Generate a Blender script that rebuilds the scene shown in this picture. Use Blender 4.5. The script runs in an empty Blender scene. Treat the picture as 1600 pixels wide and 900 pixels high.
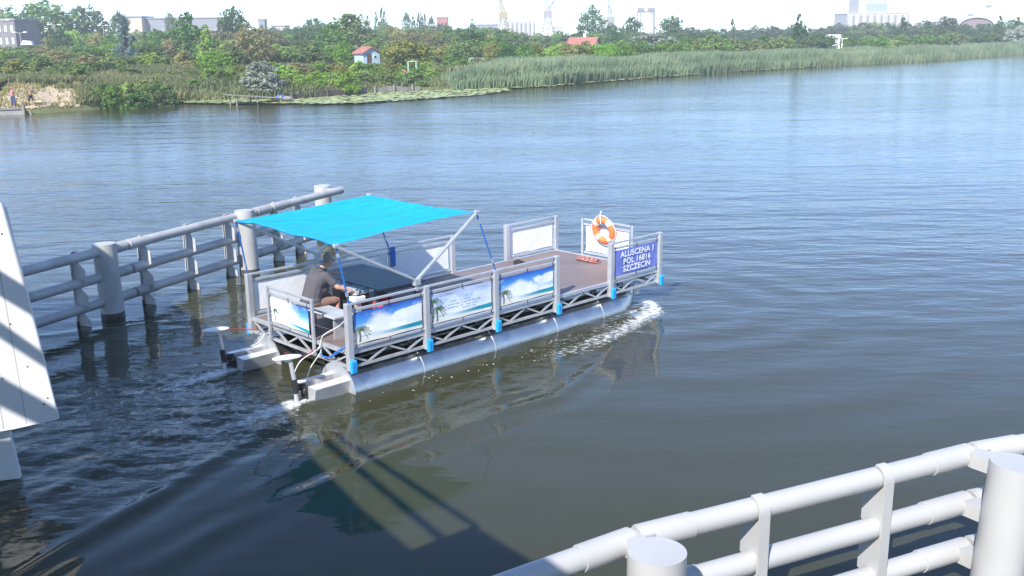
import bpy, bmesh, math, random
import numpy as np
from mathutils import Vector, Matrix
R = math.radians
random.seed(7); rng = np.random.default_rng(7)
SC = bpy.context.scene
COL = SC.collection

# ------------------------------------------------------------------ camera, sky, sun, exposure
CAM_H, FPX = 6.3, 1573.0
PITCH, ROLL = R(14.09), R(-0.625)
FW = Vector((0, math.cos(PITCH), -math.sin(PITCH)))
_up = Vector((0, math.sin(PITCH), math.cos(PITCH))); _rt = Vector((1, 0, 0))
CR = math.cos(ROLL)*_rt + math.sin(ROLL)*_up
CU = -math.sin(ROLL)*_rt + math.cos(ROLL)*_up
cam = bpy.data.cameras.new('camera'); cam.sensor_width = 36; cam.lens = 36*FPX/1600
cam.clip_start = 0.1; cam.clip_end = 20000
camo = bpy.data.objects.new('camera', cam); COL.objects.link(camo)
M = Matrix((CR, CU, -FW)).transposed().to_4x4(); M.translation = (0, 0, CAM_H)
camo.matrix_world = M; SC.camera = camo

SUN_EL, SUN_AZ = R(40.9), R(203.7)
SUNK = Vector((0.4638, 1.0558, -1.0))
world = bpy.data.worlds.new('World'); SC.world = world; world.use_nodes = True
nt = world.node_tree; sky = nt.nodes.new('ShaderNodeTexSky'); sky.sky_type = 'NISHITA'
sky.sun_disc = False; sky.sun_elevation = SUN_EL; sky.sun_rotation = SUN_AZ
sky.air_density = 0.62; sky.dust_density = 0.05; sky.ozone_density = 5.0
nt.links.new(sky.outputs[0], nt.nodes['Background'].inputs[0]); nt.nodes['Background'].inputs[1].default_value = 0.15
sl = bpy.data.lights.new('sun', 'SUN'); sl.energy = 3.6; sl.angle = R(0.53); sl.color = (1, .955, .89)
slo = bpy.data.objects.new('sun', sl); COL.objects.link(slo); slo.location = (-10, -20, 40)
slo.rotation_euler = SUNK.to_track_quat('-Z', 'Y').to_euler()
SC.view_settings.view_transform = 'Standard'; SC.view_settings.look = 'None'
SC.view_settings.exposure = 1.3; SC.view_settings.gamma = 1.0; SC.view_settings.use_curve_mapping = False
SC.cycles.use_denoising = True
SC.cycles.max_bounces = 6; SC.cycles.volume_bounces = 0; SC.cycles.caustics_reflective = False; SC.cycles.caustics_refractive = False
SC.cycles.sample_clamp_indirect = 6.0

def ray(x, y): return FW + CR*((x-800)/FPX) - CU*((y-450)/FPX)
def at(x, y, Y):
    d = ray(x, y); return Vector((0, 0, CAM_H)) + d*(Y/d.y)
def atz(x, y, z):
    d = ray(x, y); return Vector((0, 0, CAM_H)) + d*((z-CAM_H)/d.z)

# ------------------------------------------------------------------ helpers
class MB:
    def __init__(s): s.v = []; s.f = []; s.sm = []
    def add(s, vs, fs, smooth=False):
        n = len(s.v); s.v += [tuple(p) for p in vs]
        for q in fs: s.f.append(tuple(i+n for i in q)); s.sm.append(smooth)
        return s
    def obox(s, c, a, b, d):
        c, a, b, d = map(Vector, (c, a, b, d)); vs = []
        for k in (-1, 1):
            for j in (-1, 1):
                for i in (-1, 1): vs.append(c+a*i+b*j+d*k)
        if a.cross(b).dot(d) > 0: fs = [(0,2,3,1),(4,5,7,6),(0,1,5,4),(2,6,7,3),(0,4,6,2),(1,3,7,5)]
        else: fs = [(0,1,3,2),(4,6,7,5),(0,4,5,1),(2,3,7,6),(0,2,6,4),(1,5,7,3)]
        return s.add(vs, fs)
    def box(s, x0, x1, y0, y1, z0, z1):
        return s.obox(((x0+x1)/2, (y0+y1)/2, (z0+z1)/2), ((x1-x0)/2,0,0), (0,(y1-y0)/2,0), (0,0,(z1-z0)/2))
    def bar(s, p, q, w, h, up=(0,0,1)):
        p, q = Vector(p), Vector(q); d = q-p; l = d.length; d = d/l
        a = d.cross(Vector(up))
        if a.length < 1e-4: a = d.cross(Vector((0, 1, 0)))
        a.normalize(); b = a.cross(d).normalized()
        return s.obox((p+q)/2, d*(l/2), a*(w/2), b*(h/2))
    def tube(s, pts, r, n=12, caps=True, smooth=True):
        pts = [Vector(p) for p in pts]; rs = r if isinstance(r, (list, tuple)) else [r]*len(pts)
        t = [(pts[min(i+1, len(pts)-1)]-pts[max(i-1, 0)]).normalized() for i in range(len(pts))]
        a = t[0].cross(Vector((0, 0, 1)))
        if a.length < 1e-3: a = Vector((1, 0, 0))
        a.normalize(); vs = []
        for i, p in enumerate(pts):
            a = (a-t[i]*a.dot(t[i])).normalized(); b = t[i].cross(a)
            for k in range(n):
                w = 2*math.pi*k/n; vs.append(p+(a*math.cos(w)+b*math.sin(w))*rs[i])
        fs = [(i*n+k, i*n+(k+1) % n, (i+1)*n+(k+1) % n, (i+1)*n+k) for i in range(len(pts)-1) for k in range(n)]
        m = len(s.v); s.add(vs, fs, smooth)
        if caps:
            s.add([vs[k] for k in range(n)], [tuple(range(n))[::-1]]); s.add([vs[(len(pts)-1)*n+k] for k in range(n)], [tuple(range(n))])
        return s
    def prism(s, poly, off):
        off = Vector(off); n = len(poly); A = [Vector(p) for p in poly]; B = [p+off for p in A]
        nn = Vector((0,0,0))
        for i in range(n): nn += A[i].cross(A[(i+1) % n])
        if nn.dot(off) > 0: A, B = B, A
        return s.add(A+B, [tuple(range(n)), tuple(range(2*n-1, n-1, -1))]+[(i, i+n, (i+1) % n+n, (i+1) % n) for i in range(n)])
    def ell(s, c, r, n=14, m=10, rot=None):
        vs = []; c = Vector(c)
        for j in range(m+1):
            th = math.pi*j/m
            for k in range(n):
                w = 2*math.pi*k/n; p = Vector((r[0]*math.sin(th)*math.cos(w), r[1]*math.sin(th)*math.sin(w), r[2]*math.cos(th)))
                vs.append(c+(rot @ p if rot else p))
        fs = [(j*n+k, (j+1)*n+k, (j+1)*n+(k+1) % n, j*n+(k+1) % n) for j in range(m) for k in range(n)]
        return s.add(vs, fs, True)
    def split_build(s, name, mat, parent=None, bevel=0):
        key = {}; par = list(range(len(s.v)))
        def find(i):
            while par[i] != i: par[i] = par[par[i]]; i = par[i]
            return i
        for i, p in enumerate(s.v):
            k = tuple(round(c, 4) for c in p)
            if k in key: par[find(i)] = find(key[k])
            else: key[k] = i
        for f in s.f:
            for j in f[1:]: par[find(j)] = find(f[0])
        comp = {}
        for f, sm_ in zip(s.f, s.sm): comp.setdefault(find(f[0]), []).append((f, sm_))
        out = []
        for fl in comp.values():
            ids = sorted({i for f, _ in fl for i in f}); mp = {i: k for k, i in enumerate(ids)}
            b = MB(); b.v = [s.v[i] for i in ids]; b.f = [tuple(mp[i] for i in f) for f, _ in fl]; b.sm = [q for _, q in fl]
            out.append(b.build(name, mat, parent, bevel))
        return out
    def build(s, name, mat, parent=None, bevel=0, loc=None):
        me = bpy.data.meshes.new(name); me.from_pydata(s.v, [], s.f); me.validate()
        if len(me.polygons) == len(s.sm): me.polygons.foreach_set('use_smooth', s.sm)
        if mat: me.materials.append(mat)
        o = bpy.data.objects.new(name, me); COL.objects.link(o)
        if parent: o.parent = parent
        if loc is not None: o.location = loc
        if bevel:
            b = o.modifiers.new('bevel', 'BEVEL'); b.width = bevel; b.segments = 2; b.limit_method = 'ANGLE'; b.angle_limit = R(50)
        return o

def tag(o, label=None, cat=None, group=None, kind=None):
    if label: o['label'] = label
    if cat: o['category'] = cat
    if group: o['group'] = group
    if kind: o['kind'] = kind
    return o
def empty(name, loc, rz=0, label=None, cat=None, group=None):
    o = bpy.data.objects.new(name, None); COL.objects.link(o); o.location = loc; o.rotation_euler = (0, 0, rz); o.empty_display_size = .2
    return tag(o, label, cat, group)

def nodes(name):
    m = bpy.data.materials.new(name); m.use_nodes = True; t = m.node_tree
    return m, t, t.nodes['Principled BSDF']
def nd(t, typ, **kw):
    n = t.nodes.new(typ)
    for k, v in kw.items(): setattr(n, k, v)
    return n
def mat(name, col, rough=.5, metal=0, var=.12, scale=3, bump=0, bscale=40, dirt=None, coat=0, spec=None):
    m, t, p = nodes(name)
    tc = nd(t, 'ShaderNodeTexCoord'); n = nd(t, 'ShaderNodeTexNoise'); n.inputs['Scale'].default_value = scale; n.inputs['Detail'].default_value = 6
    t.links.new(tc.outputs['Object'], n.inputs['Vector'])
    mx = nd(t, 'ShaderNodeMix', data_type='RGBA')
    lo = [c*(1-var) for c in col]; hi = [min(1, c*(1+var)) for c in col]
    if dirt: lo = dirt
    mx.inputs['A'].default_value = (*lo, 1); mx.inputs['B'].default_value = (*hi, 1)
    rm = nd(t, 'ShaderNodeMapRange'); rm.inputs['From Min'].default_value = .3; rm.inputs['From Max'].default_value = .6 if dirt else .7
    t.links.new(n.outputs['Fac'], rm.inputs['Value']); t.links.new(rm.outputs[0], mx.inputs['Factor'])
    t.links.new(mx.outputs['Result'], p.inputs['Base Color'])
    rr = nd(t, 'ShaderNodeMapRange'); rr.inputs['To Min'].default_value = max(.02, rough-.08); rr.inputs['To Max'].default_value = min(1, rough+.08)
    t.links.new(n.outputs['Fac'], rr.inputs['Value']); t.links.new(rr.outputs[0], p.inputs['Roughness'])
    p.inputs['Metallic'].default_value = metal
    if spec is not None: p.inputs['Specular IOR Level'].default_value = spec
    if coat: p.inputs['Coat Weight'].default_value = coat
    if bump:
        n2 = nd(t, 'ShaderNodeTexNoise'); n2.inputs['Scale'].default_value = bscale; n2.inputs['Detail'].default_value = 4
        t.links.new(tc.outputs['Object'], n2.inputs['Vector'])
        b = nd(t, 'ShaderNodeBump'); b.inputs['Strength'].default_value = bump; b.inputs['Distance'].default_value = .01
        t.links.new(n2.outputs['Fac'], b.inputs['Height']); t.links.new(b.outputs[0], p.inputs['Normal'])
    return m
def leafmat(name, c1, c2, sc=5.0):
    m, t, p = nodes(name)
    tc = nd(t, 'ShaderNodeTexCoord'); n = nd(t, 'ShaderNodeTexNoise'); n.inputs['Scale'].default_value = sc; n.inputs['Detail'].default_value = 5
    t.links.new(tc.outputs['Object'], n.inputs['Vector'])
    mx = nd(t, 'ShaderNodeMix', data_type='RGBA'); mx.inputs['A'].default_value = (*c1, 1); mx.inputs['B'].default_value = (*c2, 1)
    rm = nd(t, 'ShaderNodeMapRange'); rm.inputs['From Min'].default_value = .32; rm.inputs['From Max'].default_value = .68
    t.links.new(n.outputs['Fac'], rm.inputs['Value']); t.links.new(rm.outputs[0], mx.inputs['Factor'])
    oi = nd(t, 'ShaderNodeObjectInfo'); hs = nd(t, 'ShaderNodeHueSaturation')
    for sock, a, b in (('Hue', .478, .52), ('Value', .78, 1.25), ('Saturation', .8, 1.08)):
        r_ = nd(t, 'ShaderNodeMapRange'); r_.inputs['To Min'].default_value = a; r_.inputs['To Max'].default_value = b
        if sock == 'Value':
            w = nd(t, 'ShaderNodeMath', operation='FRACT'); w2 = nd(t, 'ShaderNodeMath', operation='MULTIPLY'); w2.inputs[1].default_value = 7.31
            t.links.new(oi.outputs['Random'], w2.inputs[0]); t.links.new(w2.outputs[0], w.inputs[0]); t.links.new(w.outputs[0], r_.inputs['Value'])
        else: t.links.new(oi.outputs['Random'], r_.inputs['Value'])
        t.links.new(r_.outputs[0], hs.inputs[sock])
    t.links.new(mx.outputs['Result'], hs.inputs['Color']); t.links.new(hs.outputs[0], p.inputs['Base Color'])
    p.inputs['Roughness'].default_value = .55; p.inputs['Specular IOR Level'].default_value = .3
    tr = nd(t, 'ShaderNodeBsdfTranslucent'); t.links.new(hs.outputs[0], tr.inputs['Color'])
    ms = nd(t, 'ShaderNodeMixShader'); ms.inputs[0].default_value = .4
    out = t.nodes['Material Output']; t.links.new(p.outputs[0], ms.inputs[1]); t.links.new(tr.outputs[0], ms.inputs[2]); t.links.new(ms.outputs[0], out.inputs['Surface'])
    return m

ALU = mat('aluminium_profile', (.60, .61, .63), .42, .55, .08, 4)
ALUT = mat('aluminium_hull', (.47, .475, .48), .27, .95, .14, 2.2, .10, 3)
ALUR = mat('white_rail_tube', (.82, .83, .84), .35, .1, .05, 3)
TREAD = mat('tread_plate', (.86, .86, .86), .34, .35, .06, 12, .5, 40)
DECK = mat('brown_deck_board', (.185, .142, .132), .5, 0, .14, 1.4, .05, 60)
DARK = mat('dark_underside', (.03, .03, .032), .7)
BLUE = mat('blue_plastic', (.02, .36, .78), .4, 0, .06)
STRAP = mat('blue_strap', (.03, .16, .50), .7, 0, .2, 20)
PAINT = mat('grey_white_paint', (.415, .415, .41), .42, 0, .05, 1.3, .04, 14)
PAINTL = mat('weathered_grey_paint', (.40, .40, .395), .45, 0, .12, 1.6, .05, 14, dirt=(.32, .315, .30))
WET = mat('wet_algae_steel', (.075, .07, .05), .35, 0, .4, 6)
WHITE = mat('white_sheet', (.90, .90, .90), .45, 0, .03, 2)
BOARD = mat('white_painted_board', (.66, .66, .67), .5, 0, .04, 1.5, .05, 5)
BLACK = mat('black_plastic', (.025, .025, .027), .45)
WHITEP = mat('white_plastic', (.82, .82, .80), .3)
TABLE = mat('dark_table_plank', (.10, .11, .13), .5, 0, .2, 5)
LID = mat('grey_lid', (.42, .44, .47), .4)
RED = mat('red_fabric', (.62, .035, .05), .6)
REDW = mat('red_wire', (.55, .04, .05), .5)
WHITEW = mat('white_hose', (.75, .75, .73), .4)
SKIN = mat('skin', (.50, .27, .19), .5, 0, .08, 12)
SKINT = mat('tanned_skin', (.42, .22, .15), .5, 0, .08, 12)
SHIRT = mat('dark_grey_cotton', (.085, .078, .09), .85, 0, .12, 9, .2, 60)
SHORT = mat('brown_cotton', (.23, .135, .10), .85, 0, .12, 9, .2, 60)
COLLAR = mat('navy_collar', (.03, .032, .05), .85)
HAIR = mat('grey_hair', (.25, .22, .205), .8, 0, .3, 60)
ORANGE = mat('orange_buoy', (.88, .21, .06), .45, 0, .08, 8)
BANW = mat('reflective_tape', (.85, .84, .80), .3)
JEANS = mat('blue_jeans', (.06, .085, .17), .9); DKCL = mat('dark_trousers', (.04, .04, .06), .9); PINK = mat('pink_cloth', (.55, .22, .22), .8)
WOODG = mat('weathered_wood', (.24, .22, .19), .85, 0, .3, 2, .3, 12)
CONC = mat('old_concrete', (.34, .33, .30), .85, 0, .2, .8, .3, 5)
TRUNK = mat('bark', (.09, .07, .055), .9, 0, .25, 4)
SAND = mat('dry_sand', (.44, .345, .24), .95, 0, .2, 1.2, .3, 3)

def remesh(parts, name, m, parent, voxel, smooth=4):
    """fuse overlapping closed shapes into one continuous skin"""
    o = parts.build(name, m, parent)
    md = o.modifiers.new('fuse', 'REMESH'); md.mode = 'VOXEL'; md.voxel_size = voxel; md.use_smooth_shade = True
    if smooth:
        sm = o.modifiers.new('smooth', 'SMOOTH'); sm.iterations = smooth; sm.factor = .5
    dg = bpy.context.evaluated_depsgraph_get(); me = bpy.data.meshes.new_from_object(o.evaluated_get(dg))
    o.modifiers.clear(); o.data = me
    if not me.materials: me.materials.append(m)
    return o

def vnoise(x, y, seed=0):
    x = np.asarray(x, float); y = np.asarray(y, float)
    xi = np.floor(x).astype(int); yi = np.floor(y).astype(int); fx = x-xi; fy = y-yi
    fx = fx*fx*(3-2*fx); fy = fy*fy*(3-2*fy)
    def h(a, b):
        n = np.sin(a*127.1+b*311.7+seed*74.7)*43758.5453; return n-np.floor(n)
    return (h(xi, yi)*(1-fx)+h(xi+1, yi)*fx)*(1-fy)+(h(xi, yi+1)*(1-fx)+h(xi+1, yi+1)*fx)*fy
def fbm(x, y, seed=0, oc=4):
    a = 0; w = .5
    for i in range(oc): a = a+w*vnoise(x*2**i, y*2**i, seed+i); w *= .5
    return a/(1-.5**oc)

# ------------------------------------------------------------------ boat frame (origin: near rear corner on the water)
BO = Vector((-2.941, 17.292, 0)); YAW = math.atan2(.69954757, .71458604)
EX = Vector((.71458604, .69954757, 0)); EY = Vector((-.69954757, .71458604, 0))
L, W, ZB, ZD, ZT = 9.13, 3.447, .464, .778, 1.696
def bw(u, v, z): return BO+EX*u+EY*v+Vector((0, 0, z))

# ------------------------------------------------------------------ water
def make_water():
    x0, x1, y0, y1, st = -15.0, 15.0, 9.0, 46.0, .07
    nx = int((x1-x0)/st)+1; ny = int((y1-y0)/st)+1
    xs = np.linspace(x0, x1, nx); ys = np.linspace(y0, y1, ny)
    X, Y = np.meshgrid(xs, ys)
    dx, dy = X-BO.x, Y-BO.y
    U = dx*EX.x+dy*EX.y; V = dx*EY.x+dy*EY.y
    h = np.zeros_like(X)
    rg = np.random.default_rng(3)
    amp = np.clip((Y-13)/14, .12, 1)
    for i in range(16):
        lam = rg.uniform(.7, 2.6); th = rg.normal(1.35, .5); a = .0011*lam
        h += .32*amp*a*np.sin((X*math.cos(th)+Y*math.sin(th))*2*math.pi/lam+rg.uniform(0, 6.3)+1.5*fbm(X*.3, Y*.3, i))
    rb = np.hypot(X-3.4, Y-23.3); h += .0075*np.sin(2*math.pi*rb/(1.15+.03*rb)+1.6*fbm(X*.25, Y*.25, 77))*np.exp(-rb/11)*np.clip((rb-.8)/1.5, 0, 1)*np.clip(fbm(X*.16, Y*.16, 71)*2-.4, 0, 1)*(V < 5)
    s = -U-.5
    sp = np.clip(s, 0, None)
    # turbulent stern wake
    half = 1.9+.22*sp
    m = np.exp(-np.clip(np.abs(V-1.5)-half*.75, 0, None)**2/.5)*(1/(1+np.exp(-(s+.1)*6)))*np.exp(-sp/11)
    h += m*(.09*(fbm(U*.7, V*1.3, 11)-.5)+.10*(fbm(U*1.9, V*2.6, 5)-.5)+.06*(fbm(U*4.5, V*5.5, 9)-.5))
    # diverging stern crests
    for v0, k, a, wd in ((.25, .42, .06, .16), (-1.0, .50, .025, .25), (1.5, .34, .03, .2)):
        d = V-(v0-k*sp)-.22*(fbm(U*.5, V*.2, 21)-.5); env = (1/(1+np.exp(-(s-.4)*3)))*np.exp(-sp/8)*np.clip(fbm(U*.45, V*.1, int(v0*10)+40)*2-.35, 0, 1.2)
        h += a*env*(np.exp(-(d/wd)**2)-.7*np.exp(-((d+.35)/(wd*1.4))**2))
    # bow wave arm on the near side, and the far side
    cv = np.interp(U, [-9, -2.28, -1.25, .0, 1.4, 2.49, 4.29, 7.56, 8.7], [-3.6, -2.75, -2.6, -2.55, -2.6, -2.75, -2.1, -.85, .2])
    wob = .30*(fbm(U*.55, V*.1, 31)-.5)
    for off, a, wd in ((0, .028, .20), (-.75, .010, .25), (.6, .012, .2)):
        d = V-cv-off-wob; env = (1/(1+np.exp((U-8.6)*5)))*(1/(1+np.exp(-(U+5)*1.2)))*np.clip(fbm(U*.5, V*.12, int(off*10)+60)*2.2-.45, 0, 1.1)
        h += a*env*(np.exp(-(d/wd)**2)-.6*np.exp(-((d-.3)/(wd*1.5))**2))
    d = V-(3.5+.40*np.clip(8.7-U, 0, None)); h += .04*np.exp(-(d/.2)**2)*(1/(1+np.exp((U-8.6)*5)))*np.exp(-np.clip(8.7-U, 0, None)/8)
    # churned strip between the hull and the bow arm
    mb = np.exp(-np.clip(V-.1, 0, None)**2/.05)*np.exp(-np.clip(cv-V, 0, None)**2/.1)*(U < 8.6)*(U > -.4)*np.clip((U-1)/6, 0.1, 1)
    h += mb*(.05*(fbm(U*1.6, V*2.6, 15)-.5)+.02*(fbm(U*4, V*5, 17)-.5))
    # foam amounts
    vb = np.interp(U, [3.0, 4.8, 6.3, 8.4, 8.9], [-.95, -1.15, -1.0, -.45, .15])
    wv_ = np.interp(U, [3, 5, 7, 8.4], [.6, .55, .45, .40]); foam = np.exp(-((V-vb)/wv_)**2)*np.interp(U, [2.4, 4.2, 5.6, 7.2, 8.2, 8.9, 9.15], [0, .56, .72, .82, .98, .98, 0])
    foam = np.maximum(foam, np.exp(-((V+.15)/.16)**2)*np.interp(U, [5.5, 7, 8.6, 8.9], [0, .5, .9, 0]))
    foam = np.maximum(foam, .46*np.exp(-((V-vb*.55)/.55)**2)*np.interp(U, [1.0, 4, 7.5, 8.5], [0, 1, 1.1, 0]))
    for vm in (.37, 2.9):
        c = vm-.10*sp
        foam = np.maximum(foam, np.exp(-((V-c)/(.20+.09*sp))**2)*np.interp(sp, [0, .3, 1.0, 1.8, 4.5, 8], [.4, 1.1, .98, .66, .40, 0])*(s > .05))
    foam = np.maximum(foam, .76*m*np.interp(sp, [0, 1, 5, 9], [.2, .9, .8, .2]))
    foam = np.maximum(foam, .85*np.exp(-((U+.8)/.25)**2)*(np.exp(-((V-.37)/.2)**2)+np.exp(-((V-2.9)/.2)**2)))
    speck = np.exp(-((V+.55)/.6)**2)*np.interp(U, [-1.5, -.3, 2, 5, 7], [0, .8, 1, .8, 0])+.07*(Y < 26)
    # fade out at the patch border
    e = np.minimum.reduce([X-x0, x1-X, Y-y0, y1-Y]); e = np.clip(e/2.0, 0, 1); e = e*e*(3-2*e)
    h *= e
    me = bpy.data.meshes.new('water')
    v = np.stack([X, Y, h], -1).reshape(-1, 3)
    idx = np.arange(nx*ny).reshape(ny, nx)
    q = np.stack([idx[:-1, :-1], idx[:-1, 1:], idx[1:, 1:], idx[1:, :-1]], -1).reshape(-1, 4)
    ring = [(-900, -60, 0), (1200, -60, 0), (1200, 1500, 0), (-900, 1500, 0)]
    # outer frame: grid border loop joined to the big rectangle
    allv = [tuple(p) for p in v]+ring; n0 = nx*ny; fs = [tuple(a) for a in q]
    bot = [int(i) for i in idx[0, :]]; top = [int(i) for i in idx[-1, :]]; lf = [int(i) for i in idx[:, 0]]; rt = [int(i) for i in idx[:, -1]]
    fs.append(tuple([n0, n0+1]+bot[::-1])); fs.append(tuple([n0+1, n0+2]+rt[::-1])); fs.append(tuple([n0+2, n0+3]+top)); fs.append(tuple([n0+3, n0]+lf))
    me.from_pydata(allv, [], fs)
    me.polygons.foreach_set('use_smooth', [True]*len(me.polygons))
    def attr(name, arr, rest):
        a = me.attributes.new(name, 'FLOAT', 'POINT'); a.data.foreach_set('value', np.concatenate([arr.ravel(), rest]).astype(np.float32))
    attr('foam', foam*e, [0]*4); attr('speck', speck*e, [0]*4)
    rip = np.interp(Y, [9, 17, 24, 36], [.16, .22, .6, 1])
    rip = np.clip(np.maximum(rip, 3.0*m+1.2*mb), 0, 2.6); rip = rip*e+(1-e)*np.where(Y < 20, .3, 1)
    attr('ripple', rip, [.3, .3, 1, 1])
    m_, t, p = nodes('river_water')
    p.inputs['Base Color'].default_value = (.044, .046, .024, 1); p.inputs['IOR'].default_value = 1.33
    tc = nd(t, 'ShaderNodeTexCoord')
    def noise(scale, mp, det=3, rough=.55):
        mm = nd(t, 'ShaderNodeMapping'); mm.inputs['Scale'].default_value = mp; mm.inputs['Rotation'].default_value = (0, 0, R(-12))
        n = nd(t, 'ShaderNodeTexNoise'); n.inputs['Scale'].default_value = scale; n.inputs['Detail'].default_value = det; n.inputs['Roughness'].default_value = rough
        t.links.new(tc.outputs['Object'], mm.inputs[0]); t.links.new(mm.outputs[0], n.inputs['Vector']); return n
    n1 = noise(1.1, (.55, 1.25, 1), 5); n2 = noise(.22, (.35, 1.2, 1), 4); n3 = noise(.03, (.4, 1.3, 1), 3)
    ra = nd(t, 'ShaderNodeAttribute', attribute_name='ripple')
    def math_(op, a, b, clamp=False):
        n = nd(t, 'ShaderNodeMath', operation=op); n.use_clamp = clamp
        for i, x in enumerate((a, b)):
            if isinstance(x, (int, float)): n.inputs[i].default_value = x
            else: t.links.new(x, n.inputs[i])
        return n.outputs[0]
    rgh = math_('ADD', math_('MULTIPLY', math_('POWER', math_('MINIMUM', ra.outputs['Fac'], 1.0), 2.0), .05), .02); t.links.new(rgh, p.inputs['Roughness'])
    patch = nd(t, 'ShaderNodeMapRange'); patch.inputs['From Min'].default_value = .35; patch.inputs['From Max'].default_value = .65; patch.inputs['To Min'].default_value = .45; patch.inputs['To Max'].default_value = 1.25
    t.links.new(n3.outputs['Fac'], patch.inputs['Value'])
    hsum = math_('ADD', math_('MULTIPLY', math_('SUBTRACT', n1.outputs['Fac'], .5), .062), math_('MULTIPLY', math_('SUBTRACT', n2.outputs['Fac'], .5), .15))
    hh = math_('MULTIPLY', math_('MULTIPLY', hsum, ra.outputs['Fac']), patch.outputs[0])
    bp = nd(t, 'ShaderNodeBump'); bp.inputs['Strength'].default_value = 1.0; bp.inputs['Distance'].default_value = 1.0
    t.links.new(hh, bp.inputs['Height']); t.links.new(bp.outputs[0], p.inputs['Normal'])
    # foam: broken by noise
    fa = nd(t, 'ShaderNodeAttribute', attribute_name='foam'); sa = nd(t, 'ShaderNodeAttribute', attribute_name='speck')
    fn = noise(7.5, (1, 1.25, 1), 10, .70)
    thr = math_('SUBTRACT', .77, math_('MULTIPLY', fa.outputs['Fac'], .46))
    f1 = math_('MULTIPLY', math_('SUBTRACT', fn.outputs['Fac'], thr), 5.5, True)
    vo = nd(t, 'ShaderNodeTexVoronoi'); vo.inputs['Scale'].default_value = 6.5; t.links.new(tc.outputs['Object'], vo.inputs['Vector'])
    rad = math_('MULTIPLY', math_('SUBTRACT', sa.outputs['Fac'], .02), .15)
    # only some cells carry a bubble
    cell = nd(t, 'ShaderNodeSeparateColor'); t.links.new(vo.outputs['Color'], cell.inputs[0])
    keep = math_('LESS_THAN', cell.outputs[0], math_('MULTIPLY', sa.outputs['Fac'], .75))
    f2 = math_('MULTIPLY', math_('MULTIPLY', math_('SUBTRACT', rad, vo.outputs['Distance']), 30.0, True), math_('MULTIPLY', keep, .8))
    ff = math_('MAXIMUM', math_('MULTIPLY', f1, .82), f2)
    fo = nd(t, 'ShaderNodeBsdfDiffuse'); fo.inputs['Color'].default_value = (.66, .68, .68, 1)
    ms = nd(t, 'ShaderNodeMixShader'); t.links.new(ff, ms.inputs[0]); t.links.new(p.outputs[0], ms.inputs[1]); t.links.new(fo.outputs[0], ms.inputs[2])
    t.links.new(ms.outputs[0], t.nodes['Material Output'].inputs['Surface'])
    me.materials.append(m_)
    o = bpy.data.objects.new('water', me); COL.objects.link(o); tag(o, kind='structure')
    o['label'] = 'blue river water with boat wake'
make_water()

# ------------------------------------------------------------------ far bank (one sheet to the horizon)
SHORE = [(-400, 60), (-200, 70), (-90, 80), (-44.6, 89.1), (-41.5, 91.7), (-39.2, 94.6), (-37.2, 99.4), (-33.1, 104.5), (-27, 104.5), (-21.5, 106.5), (-14.5, 118), (-7.5, 122.5), (-2.2, 125.5), (4.3, 130.5), (17.1, 149.3), (34.3, 170.2), (58.1, 193.2), (87.4, 218.7), (139, 278.8), (230, 380), (420, 560), (900, 900)]
def shore_at(px):
    """shore point met by the sight line of picture column px"""
    best = None
    for i in range(len(SHORE)-1):
        a, b = SHORE[i], SHORE[i+1]
        for k in range(20):
            x = a[0]+(b[0]-a[0])*k/20; y = a[1]+(b[1]-a[1])*k/20
            q = abs(x/y-(px-800)/FPX/.97)
            if best is None or q < best[0]: best = (q, x, y)
    return best[1], best[2]
_sc = {}
def shore_cache(px):
    k = int(px/4)
    if k not in _sc: _sc[k] = (shore_at(k*4), shore_at(k*4+4))
    (a, b), (c, d) = _sc[k]; f = px/4-k
    return a+(c-a)*f, b+(d-b)*f
OFFS = [(-1.0, -.5), (.0, .02), (.6, .45), (2, .62), (5, .85), (12, 1.1), (30, 1.4), (80, 1.8), (250, 2.2), (900, 2.5), (9000, 2.5)]
def gz(x, o):
    z = float(np.interp(o, [a for a, _ in OFFS], [b for _, b in OFFS])); return z*(1+.6*max(0, min(1, (-20-x)/14))*max(0, min(1, (o-1)/3)))
def ground():
    pts = []
    for i in range(len(SHORE)-1):
        a, b = SHORE[i], SHORE[i+1]; n = max(2, int(math.dist(a, b)/2.5)) if i > 1 and i < 18 else 6
        for k in range(n): pts.append((a[0]+(b[0]-a[0])*k/n, a[1]+(b[1]-a[1])*k/n))
    pts.append(SHORE[-1])
    offs = OFFS
    vs = []; n = len(offs)
    for i, (x, y) in enumerate(pts):
        f = i/(len(pts)-1); ang = 1.95-.5*f
        for o, z in offs:
            jx = (vnoise(i*.31, o, 2)-.5)*1.2 if o < 6 else 0
            zz = gz(x, o)+(vnoise(i*.27, o*.2, 4)-.5)*min(.35, abs(z)*.35)
            vs.append((x+math.cos(ang)*(o+jx), y+math.sin(ang)*(o+jx), zz))
    fs = [(i*n+k, (i+1)*n+k, (i+1)*n+k+1, i*n+k+1) for i in range(len(pts)-1) for k in range(n-1)]
    m = mat('meadow_ground', (.115, .125, .045), .95, 0, .3, .12, .3, 2)
    b = MB(); b.add(vs, [q[::-1] if False else q for q in fs], True); o = b.build('ground', m); tag(o, kind='structure')
ground()

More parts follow.
